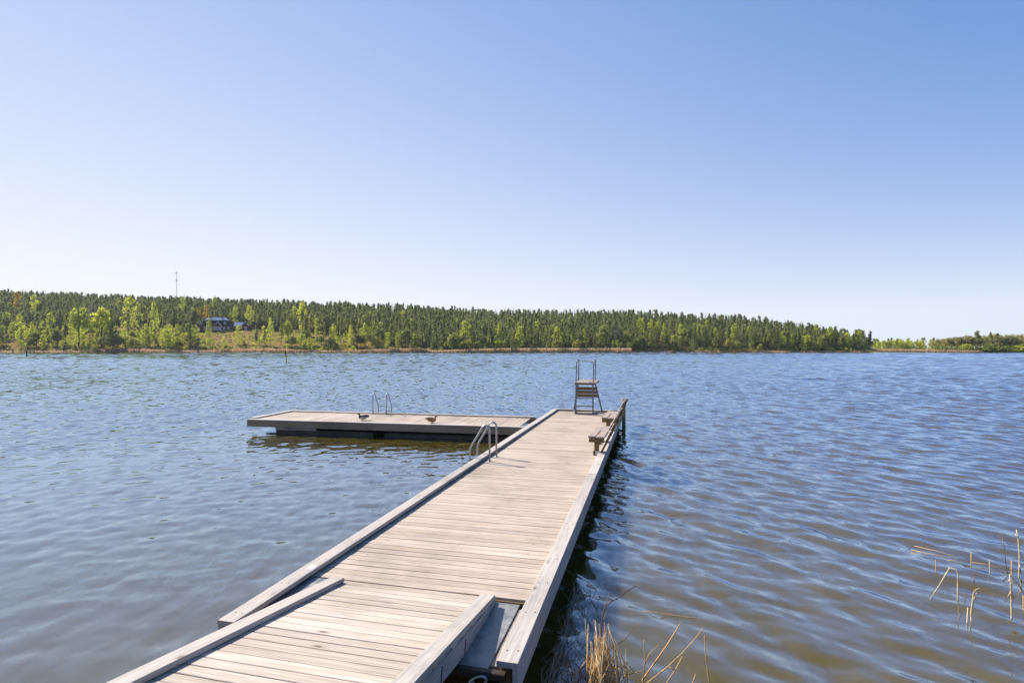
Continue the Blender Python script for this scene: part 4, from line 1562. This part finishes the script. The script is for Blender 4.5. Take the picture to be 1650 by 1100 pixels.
# the wood: jittered grid of conifers on the hillside behind the clearing
forest = []
sp = 4.75
gx = np.arange(-900, 284, sp)
for ix, X in enumerate(gx):
    yr = 402 + float(np.interp(X, TX, TD)) + 32
    Y = 405.0
    while Y < yr:
        x = X + tr.uniform(-.45, .45) * sp + (Y % 2) * 1.5
        y = Y + tr.uniform(-.45, .45) * sp
        Y += sp
        if y < wood_edge(x) or y < float(shore(x)) + 2.5:
            continue
        if x / y < -1.42 or 825 + 880 * x / y > 1401:
            continue
        if math.hypot(x - hx, y - hy - 4) < 19 or (abs(x - cx) < 11 and abs(y - cy) < 12):
            continue
        forest.append((x, y))
for i in range(90):
    fy_ = tr.uniform(405.5, 445)
    forest.append(((1402 - 200 * tr.random() ** 1.6 - 825) / 880 * fy_, fy_))
tr.shuffle(forest)
# the nearest and largest seen are trees of their own
lead = sorted(forest, key=lambda p: (p[1] - float(wood_edge(p[0])) + tr.uniform(0, 8)))
n_p = n_s = n_b = 0
rest = []
for (x, y) in lead:
    kind = 'pine_tree' if tr.random() < (.70 if x < -60 else .5) else 'spruce_tree'
    front = y - float(wood_edge(x)) < 14
    # natural size: taller on the left, lower on the headland
    hh = float(np.interp(x, [-600, -300, 0, 150, 230, 282], [15.5, 15, 13.8, 13, 13, 12.5])) * tr.uniform(.68, 1.16)
    hh = clear_height(x, y, hh)
    if hh < 4:
        continue
    seen = x / y > -.96
    if seen and kind == 'pine_tree' and n_p < 270:
        n_p += 1
        plant(kind, x, y, hh, 'pine at the front of the dense dark wood across the lake', 'tree', 'pines at the front of the wood', tr.uniform(.9, 1.25))
    elif seen and kind == 'spruce_tree' and n_s < 200:
        n_s += 1
        plant(kind, x, y, hh, 'narrow pointed spruce at the front of the dense wood across the lake', 'tree', 'spruces at the front of the wood', tr.uniform(.9, 1.2))
    else:
        rest.append((x, y, hh, kind))
    if seen and tr.random() < (.075 if x > -60 else .03) and n_b < 130 and y - float(wood_edge(x)) < 90:
        n_b += 1
        plant('birch_tree' if tr.random() < .7 else 'broadleaf_tree', x + 2.5, y - 2.5, hh * tr.uniform(.85, 1.08), 'pale leafy tree scattered among the dark conifers of the far wood', 'tree', 'leafy trees scattered in the dark wood', tr.uniform(.9, 1.3))

# the rest of the wood as one mass
VAR = []
for i in range(6):
    rng = np.random.default_rng(300 + i)
    C, Z, Rn = crown_pts('pine' if i < 4 else 'spruce', rng, .70)
    VAR.append((leaf_quads(C, Z, rng), Rn))
AV, AR = [], []
for (x, y, hh, kind) in rest:
    q, Rn = VAR[tr.randrange(0, 4) if kind == 'pine_tree' else tr.randrange(4, 6)]
    s = hh / 20.0
    a = tr.uniform(0, 2 * PI)
    ca, sa = math.cos(a), math.sin(a)
    w = s * tr.uniform(.95, 1.3)
    qq = np.empty_like(q)
    qq[..., 0] = (q[..., 0] * ca - q[..., 1] * sa) * w + x
    qq[..., 1] = (q[..., 0] * sa + q[..., 1] * ca) * w + y
    qq[..., 2] = q[..., 2] * s + float(Hg(x, y)) - .2
    AV.append(qq)
    AR.append(np.clip(Rn * .8 + tr.uniform(-.15, .3), 0, 1))
AV, AR = np.concatenate(AV), np.concatenate(AR)


def big_quads(name, Q, R, mat):
    me = bpy.data.meshes.new(name)
    n = len(Q)
    me.vertices.add(n * 4)
    me.vertices.foreach_set('co', Q.astype(np.float32).ravel())
    me.loops.add(n * 4)
    me.loops.foreach_set('vertex_index', np.arange(n * 4, dtype=np.int32))
    me.polygons.add(n)
    me.polygons.foreach_set('loop_start', (np.arange(n) * 4).astype(np.int32))
    me.polygons.foreach_set('loop_total', np.full(n, 4, np.int32))
    me.update(calc_edges=True)
    at = me.attributes.new('rnd', 'FLOAT', 'FACE')
    at.data.foreach_set('value', R.astype(np.float32))
    me.materials.append(mat)
    o = bpy.data.objects.new(name, me)
    COL.objects.link(o)
    return o


tag(big_quads('conifer_forest', AV, AR, F_PINE), 'dense dark conifer wood covering the ridge across the lake', 'forest', kind='stuff')

# scattered pines with bare trunks, birches and saplings on the clearing
for i in range(44):
    for _ in range(20):
        x = tr.uniform(-395, -95)
        y = float(shore(x)) + 2 + (float(wood_edge(x)) - float(shore(x))) * tr.random() ** 1.3
        px = 825 + 880 * x / y
        if y < wood_edge(x) - 3 and not (312 < px < 405 and (y > 425 or tr.random() < .75)):
            break
    plant('pine_tree', x, y, tr.uniform(13, 24), 'pine left standing with a bare trunk on the clearing by the villa', 'tree', 'pines left standing on the clearing', tr.uniform(.6, .85))
for i in range(46):
    x = tr.uniform(-420, -365)
    y = tr.uniform(float(shore(x)) + 2, 450)
    if i > 18:
        x = tr.uniform(-448, -385)
    plant('pine_tree' if i % 3 else 'birch_tree', x, y, tr.uniform(11, 20), 'olive pine of the open stand at the far left shore' if i % 3 else 'birch of the open stand at the far left shore', 'tree', 'open stand at the far left shore', tr.uniform(.8, 1.1))
for i in range(190):
    x = tr.uniform(-440, -110) if i % 5 < 2 else tr.uniform(-420, -225)
    y = float(shore(x)) + 2 + (min(float(wood_edge(x)), 475) - float(shore(x))) * tr.random() ** 1.2
    px = 825 + 880 * x / y
    if 312 < px < 405 and y > 440:
        y = 425
    plant('birch_sapling', x, y, tr.uniform(3.5, 9.5), 'birch sapling growing on the clearing across the lake', 'tree', 'birch saplings on the clearing', tr.uniform(1.0, 1.6))
for i in range(128):
    px = tr.uniform(40, 318) if i < 96 else tr.uniform(405, 650)
    y = tr.uniform(405, 456) if i < 96 else tr.uniform(405, 430)
    x = (px - 825) / 880 * y
    if y > wood_edge(x) + 3:
        continue
    plant('birch_tree' if i % 4 else 'broadleaf_tree', x, y, tr.uniform(6.5, 14), 'yellow green birch in the loose growth on the slope above the reeds' if i % 4 else 'olive leafy tree in the loose growth on the slope above the reeds', 'tree', 'loose growth on the slope', tr.uniform(.9, 1.4))
for i in range(80):
    x = tr.uniform(-440, -60)
    y = float(shore(x)) + 1.5 + 20 * tr.random() ** 1.5
    plant('shrub' if i % 2 else 'bright_shrub', x, y, tr.uniform(1.5, 4.2), 'dull green bush low on the clearing above the reed belt' if i % 2 else 'yellow green bush low on the clearing above the reed belt', 'bush', 'bushes low on the clearing')
for i in range(90):
    x = tr.uniform(-70, 263)
    y = float(shore(x)) + tr.uniform(1.0, 4.0)
    if i % 3 == 0:
        plant('broadleaf_tree', x, y, tr.uniform(5, 11), 'grey green round tree at the foot of the dark wood', 'tree', 'round trees at the foot of the wood', tr.uniform(.8, 1.1))
    else:
        plant('shrub', x, y, tr.uniform(2, 4.5), 'dark green bush at the foot of the dark wood behind the reeds', 'bush', 'bushes at the foot of the wood', tr.uniform(.9, 1.3))

# the low shore right of the headland
def low(px, Y, ytop, kind, lab, grp, wide=1.0, cat='tree'):
    X = (px - 825) / 880 * Y
    z = float(Hg(X, Y))
    h = EYE + (561.5 - ytop) / 880 * Y - z
    plant(kind, X, Y, h, lab, cat, grp, wide)


for i in range(55):
    px = tr.uniform(1404, 1512)
    Y = tr.uniform(500, 525)
    low(px, Y, 549 + tr.uniform(-2.0, 3), 'birch_tree', 'young light green birch in the even thicket right of the headland', 'young birches right of the headland', tr.uniform(1.4, 2.0))
for i in range(26):
    px = tr.uniform(1400, 1520)
    low(px, tr.uniform(560, 600), 546 + tr.uniform(-3.0, 3), 'pine_tree' if i % 3 else 'birch_tree', 'distant pine behind the light thicket' if i % 3 else 'distant birch behind the light thicket', 'trees behind the light thicket', 1.1)
for i in range(95):
    px = tr.uniform(1500, 1720)
    t = (px - 1503) / 150
    low(px, tr.uniform(452, 485), 548 - 9 * min(1, t * 2.2) + tr.uniform(-3.5, 5), 'olive_tree', 'olive broadleaf tree of the grove at the right edge of the far shore', 'olive grove at the right edge', tr.uniform(.75, 1.1))
for i in range(60):
    px = tr.uniform(1510, 1720)
    low(px, tr.uniform(437, 446), 557 + tr.uniform(-6, 2), 'shrub' if i % 5 else 'bright_shrub', 'dull bush at the waterline under the olive grove' if i % 5 else 'light bush at the waterline under the olive grove', 'bushes under the olive grove', 1.2, 'bush')
for (px, yt, lab) in ((1576, 532, 'dark pine, leftmost of three rising above the olive grove'), (1597, 534, 'dark pine, middle one of three rising above the olive grove'), (1607, 536, 'broad dark pine, rightmost of three above the olive grove'), (1590, 543, 'short dark pine between taller pines of the olive grove')):
    low(px, 448, yt, 'pine_tree', lab, 'dark pines in the olive grove', 1.15)
low(1632, 533, 534, 'leafless_tree', 'thin leafless tree rising behind the olive grove', 'olive grove at the right edge', .5)

# fallen logs and brush on the clearing
lg = MB()
for i in range(260):
    x = tr.uniform(-400, -105)
    y = float(shore(x)) + 4 + (min(float(wood_edge(x)), 470) - float(shore(x)) - 4) * tr.random()
    z = float(Hg(x, y)) + .25
    a = tr.uniform(0, PI)
    l = tr.uniform(.8, 3.0)
    d = np.array([math.cos(a), math.sin(a) * .6, tr.uniform(-.05, .15)]) * l
    p = np.array([x, y, z])
    lg.tube([p - d, p + d], tr.uniform(.15, .4), 5, rnd=tr.random())
o = lg.build('brush', plain('cut_brush', (0.13, 0.085, 0.06), .9, 0, .6, .7), label='cut logs and brush lying over the clearing', cat='brush', kind='stuff')


# ------------------------------------------------------------------ reed belts
def reed_mat(name, cols, tr_=.3):
    return foliage(name, cols, tr_, .1)


R_RED = reed_mat('russet_reeds', ((0.46, 0.30, 0.17), (0.60, 0.41, 0.24), (0.70, 0.51, 0.31)), .45)
R_TAN = reed_mat('tan_reeds', ((0.54, 0.38, 0.20), (0.68, 0.50, 0.28), (0.78, 0.60, 0.37)), .45)
R_NEAR = plain('dry_reed', (0.58, 0.33, 0.095), .6, 0, .35, 25)
R_NEARP = plain('pale_dry_reed', (0.62, 0.47, 0.27), .6, 0, .3, 25)
R_DARK = plain('wet_brown_reed', (0.16, 0.085, 0.035), .5, 0, .4, 25)


def reed_belt(name, x0, x1, n, h0, h1, dy0, dy1, mat, label, hf=None):
    rng = np.random.default_rng(len(name) * 13 + n)
    x = rng.uniform(x0, x1, n)
    y = shore(x) + rng.uniform(dy0, dy1, n)
    z = np.zeros(n) - .05
    h = rng.uniform(h0, h1, n)
    if hf is not None:
        h = h * hf(x)
    w = rng.uniform(.10, .24, n)
    a = rng.uniform(-.9, .9, n)
    lx, ly = rng.normal(0, .12, n) * h, rng.normal(0, .1, n) * h
    dx, dy = np.cos(a) * w, np.sin(a) * w
    Q = np.stack([np.stack([x - dx, y - dy, z], 1), np.stack([x + dx, y + dy, z], 1),
                  np.stack([x + dx * .4 + lx, y + dy * .4 + ly, z + h], 1), np.stack([x - dx * .4 + lx, y - dy * .4 + ly, z + h], 1)], 1)
    o = big_quads(name, Q, rng.uniform(0, 1, n), mat)
    tag(o, label, 'reeds', kind='stuff')


reed_belt('reed_belt', -305, -60, 9000, 2.3, 3.3, -6, 2, R_RED, 'russet brown reed belt along the shore below the clearing', lambda x: .75 + .2 * np.sin(x * .06))
reed_belt('reed_belt', -480, -300, 2600, .9, 1.8, -3, 2, R_RED, 'thin russet reeds along the far left shore')
reed_belt('reed_belt', -62, 88, 7500, 2.2, 3.5, -5, 1, R_TAN, 'tan reed belt at the foot of the dark wood', lambda x: .55 + .45 * smooth(-60, 0, x))
reed_belt('reed_belt', 86, 260, 2600, .6, 1.5, -2, 1, R_RED, 'sparse low reeds along the headland shore')
reed_belt('reed_belt', 278, 372, 5200, 1.5, 2.3, -4, 6, R_TAN, 'pale sand coloured reeds on the low shore right of the headland', lambda x: 1.25 - .5 * smooth(288, 370, x))


# ------------------------------------------------------------------ reeds in the near water
def px_on_water(px, py):
    Y = EYE * 880 / (py - 561.5)
    return np.array([(px - 825) / 880 * Y, Y, 0.0])


def px_at(px, py, Y):
    return np.array([(px - 825) / 880 * Y, Y, EYE - (py - 561.5) / 880 * Y])


def reed(pts, label, rad=.008, mat=None, group='dry reed stems at the right edge', fork=None, scale=5.5, org=(1450, 840), dys=None, floating=False):
    """pts in the crop's pixels, first one at the waterline"""
    P_ = [(org[0] + p[0] / scale, org[1] + p[1] / scale) for p in pts]
    b = px_on_water(*P_[0])
    f = MB()

    def path(Q, start):
        out = [start]
        for i, q in enumerate(Q):
            out.append(px_at(q[0], q[1], b[1] + (dys[i] if dys else .04 * math.sin(i * 2.1 + q[0]))))
        return out
    if floating:
        line = [px_on_water(*q) + UP * .003 for q in P_]
    else:
        line = [b - UP * .3] + path(P_[1:], b)
    n = len(line)
    rad = rad * (.5 if floating else .78)
    f.tube(line, [rad * (1 - .35 * i / (n - 1)) for i in range(n)], 6)
    if fork:
        for fk in fork:
            Q = [(org[0] + p[0] / scale, org[1] + p[1] / scale) for p in fk]
            s = px_at(Q[0][0], Q[0][1], b[1])
            f.tube(path(Q[1:], s), [rad * (.8 - .3 * i / (len(Q) - 1)) for i in range(len(Q))], 5)
    return f.build('reed', mat or R_NEARP, None, b, label=label, cat='reed', group=group)


reed([(318, 440), (317, 338)], 'short upright reed stub left of the folded reed', .008, R_NEAR)
reed([(512, 700), (515, 470), (500, 425), (440, 408), (350, 560), (266, 692)], 'folded reed bent into an upside down V in the water', .009)
reed([(656, 570), (656, 520), (674, 462)], 'short dark reed stub right of the folded reed', .007, R_DARK)
reed([(632, 372), (632, 270)], 'reed stub rising by the floating reed stems', .008, R_NEAR)
reed([(798, 455), (793, 340)], 'pale topped reed stub left of the two tall reeds', .008)
reed([(944, 420), (925, 250), (906, 128)], 'tall thin brown reed, left of the two tall reeds', .007, R_DARK, fork=[[(906, 128), (890, 135)]])
reed([(1055, 485), (1060, 300), (1047, 130), (1033, 72)], 'tallest pale reed with ragged tip near the right edge', .010, fork=[[(1047, 140), (1022, 108)], [(1068, 450), (1062, 380)]])
reed([(989, 465), (988, 342)], 'short reed stub between the tall reed and the snapped reed', .008, R_NEAR)
reed([(990, 850), (988, 700), (985, 580), (974, 465), (1040, 545), (1110, 650)], 'snapped reed with its top hanging right and frayed leaves', .010, fork=[[(985, 620), (955, 670)], [(985, 600), (1010, 690)], [(982, 500), (955, 535)]])
reed([(634, 870), (632, 800), (655, 625), (668, 605), (706, 592)], 'curved pale reed with hooked tip standing in shallow water', .010, fork=[[(655, 690), (680, 632)]])
reed([(597, 885), (602, 760)], 'straight pale reed stub beside the hooked reed', .009)
reed([(576, 690), (570, 625)], 'tiny dark reed stub right of the folded reed foot', .006, R_DARK)
reed([(1096, 790), (1093, 655)], 'reed stub cut by the right edge of the photo', .009, R_NEAR)
reed([(100, 250), (330, 300), (600, 352)], 'lower of two long reed stems floating at the right', .008, R_NEAR, floating=True)
reed([(130, 217), (360, 270), (590, 343)], 'upper of two long reed stems floating at the right', .006, R_NEARP, floating=True)
reed([(420, 342), (520, 352), (645, 362)], 'short golden reed stem floating across the stub', .009, R_NEAR, floating=True)
reed([(640, 362), (760, 380), (970, 436)], 'broken reed stem floating towards the tall reeds', .008, R_NEAR, floating=True)
G2 = 'dry reeds beside the pier'
k3 = dict(scale=5.156, org=(880, 920), group=G2)
reed([(550, 300), (900, 345), (1200, 385), (1530, 440)], 'long reed stem floating beyond the tan reed clump', .007, R_NEAR, floating=True, **k3)
reed([(452, 900), (455, 560), (465, 400), (490, 290), (530, 180)], 'tall forked brown reed rising out of the tan clump', .008, R_DARK, fork=[[(490, 290), (600, 210), (745, 120)]], **k3)
reed([(800, 1000), (806, 880), (822, 740), (812, 570)], 'upright reed with dark tip right of the tan clump', .007, R_NEAR, fork=[[(815, 780), (860, 680), (940, 610)]], **k3)
reed([(800, 900), (900, 760), (1000, 620), (1118, 430)], 'stout reed leaning right from the loose stems', .009, R_NEAR, **k3)
reed([(820, 940), (1000, 800), (1120, 690), (1220, 580), (1305, 470)], 'long thin reed leaning far right over the water', .006, R_NEAR, **k3)
reed([(1000, 930), (1080, 810), (1132, 703)], 'short reed leaning right under the long thin one', .007, R_NEAR, fork=[[(1075, 822), (1015, 790)]], **k3)
reed([(1352, 900), (1330, 740), (1315, 535)], 'lone slightly curved reed standing in the brown water', .007, R_NEAR, **k3)
reed([(1215, 930), (1242, 850)], 'stub of reed at the bottom left of the lone curved reed', .006, R_NEAR, **k3)
reed([(260, 825), (400, 735), (520, 645), (650, 570), (715, 490)], 'dark reed lying slanted across the tan clump', .007, R_DARK, dys=[-.1, -.25, -.1, 0], **k3)
reed([(770, 880), (680, 770), (575, 665)], 'thin reed leaning left towards the tan clump', .005, R_NEAR, **k3)

# the tan clump of stalks
cb = px_on_water(975, 1112)
f = MB()
rr = random.Random(4)
for i in range(125):
    b = cb + np.array([rr.gauss(-.02, .10), rr.gauss(0, .10), 0])
    h = rr.uniform(.16, .42) if i % 3 else rr.uniform(.35, .58)
    tip = np.array([cb[0] - .085, cb[1] + .02, 0]) * .55 + b * .45 + np.array([rr.gauss(0, .03), rr.gauss(0, .03), h])
    if i > 105:
        tip = b + np.array([rr.gauss(.10, .12), rr.gauss(0, .08), rr.uniform(.12, .36)])
    mid = (b + tip) / 2 + np.array([rr.gauss(0, .012), rr.gauss(0, .012), .02])
    r = rr.uniform(.0028, .0052)
    f.tube([b - UP * .2, mid, tip], [r, r, r * .5], 5, mat=rr.choice((0, 0, 1)))
f.build('reed_clump', [R_NEAR, R_NEARP], None, cb, label='dense golden clump of dry reed stalks beside the pier foot', cat='reeds')

# tangled drifted reeds in the shade of the pier
f = MB()
for i in range(230):
    p = px_on_water(rr.uniform(868, 968), rr.uniform(950, 1150))
    v = p @ CV
    if v < VR + .10:
        p = p + CV * (VR + .12 - v)
    a = rr.gauss(1.30, .34)
    l = rr.uniform(.18, .62)
    d = np.array([math.cos(a), math.sin(a), 0]) * l
    up = rr.uniform(.01, .16) if rr.random() < .45 else .015
    sd = np.array([-math.sin(a), math.cos(a), 0]) * rr.gauss(0, .05) * l
    r = rr.uniform(.0016, .0032)
    f.tube([p - d * .5 + UP * .004, p - d * .1 + sd + UP * (.008 + up * .4), p + d * .25 + sd * .7 + UP * (.01 + up * .8), p + d * .5 + UP * up], [r, r, r * .8, r * .4], 5)
f.build('reed_litter', plain('grey_wet_reeds', (0.26, 0.20, 0.14), .6, 0, .4, 12), None, px_on_water(920, 1050), label='drifted dead reeds tangled in the shade of the pier', cat='reeds', kind='stuff')
hb = bpy.data.meshes.new('haze')
X0, X1, Y0, Y1, Z0, Z1 = -1900, 1950, -60, 3600, -4.0, 125.0
hb.from_pydata([(X0, Y0, Z0), (X1, Y0, Z0), (X1, Y1, Z0), (X0, Y1, Z0), (X0, Y0, Z1), (X1, Y0, Z1), (X1, Y1, Z1), (X0, Y1, Z1)], [],
               [(3, 2, 1, 0), (0, 1, 5, 4), (1, 2, 6, 5), (2, 3, 7, 6), (3, 0, 4, 7), (4, 5, 6, 7)])
hm, hnt, hout = new_mat('thin_summer_haze')
hv = N(hnt, 'ShaderNodeVolumePrincipled', inp={'Density': 0.00006, 'Anisotropy': 0.2})
hv.inputs['Color'].default_value = (0.85, 0.91, 1.0, 1)
hnt.links.new(hv.outputs[0], hout.inputs['Volume'])
hb.materials.append(hm)
ho = bpy.data.objects.new('haze', hb)
COL.objects.link(ho)
tag(ho, 'thin pale summer haze over the lake', 'haze', kind='stuff')
print('TREES', COUNT, 'rest', len(rest))
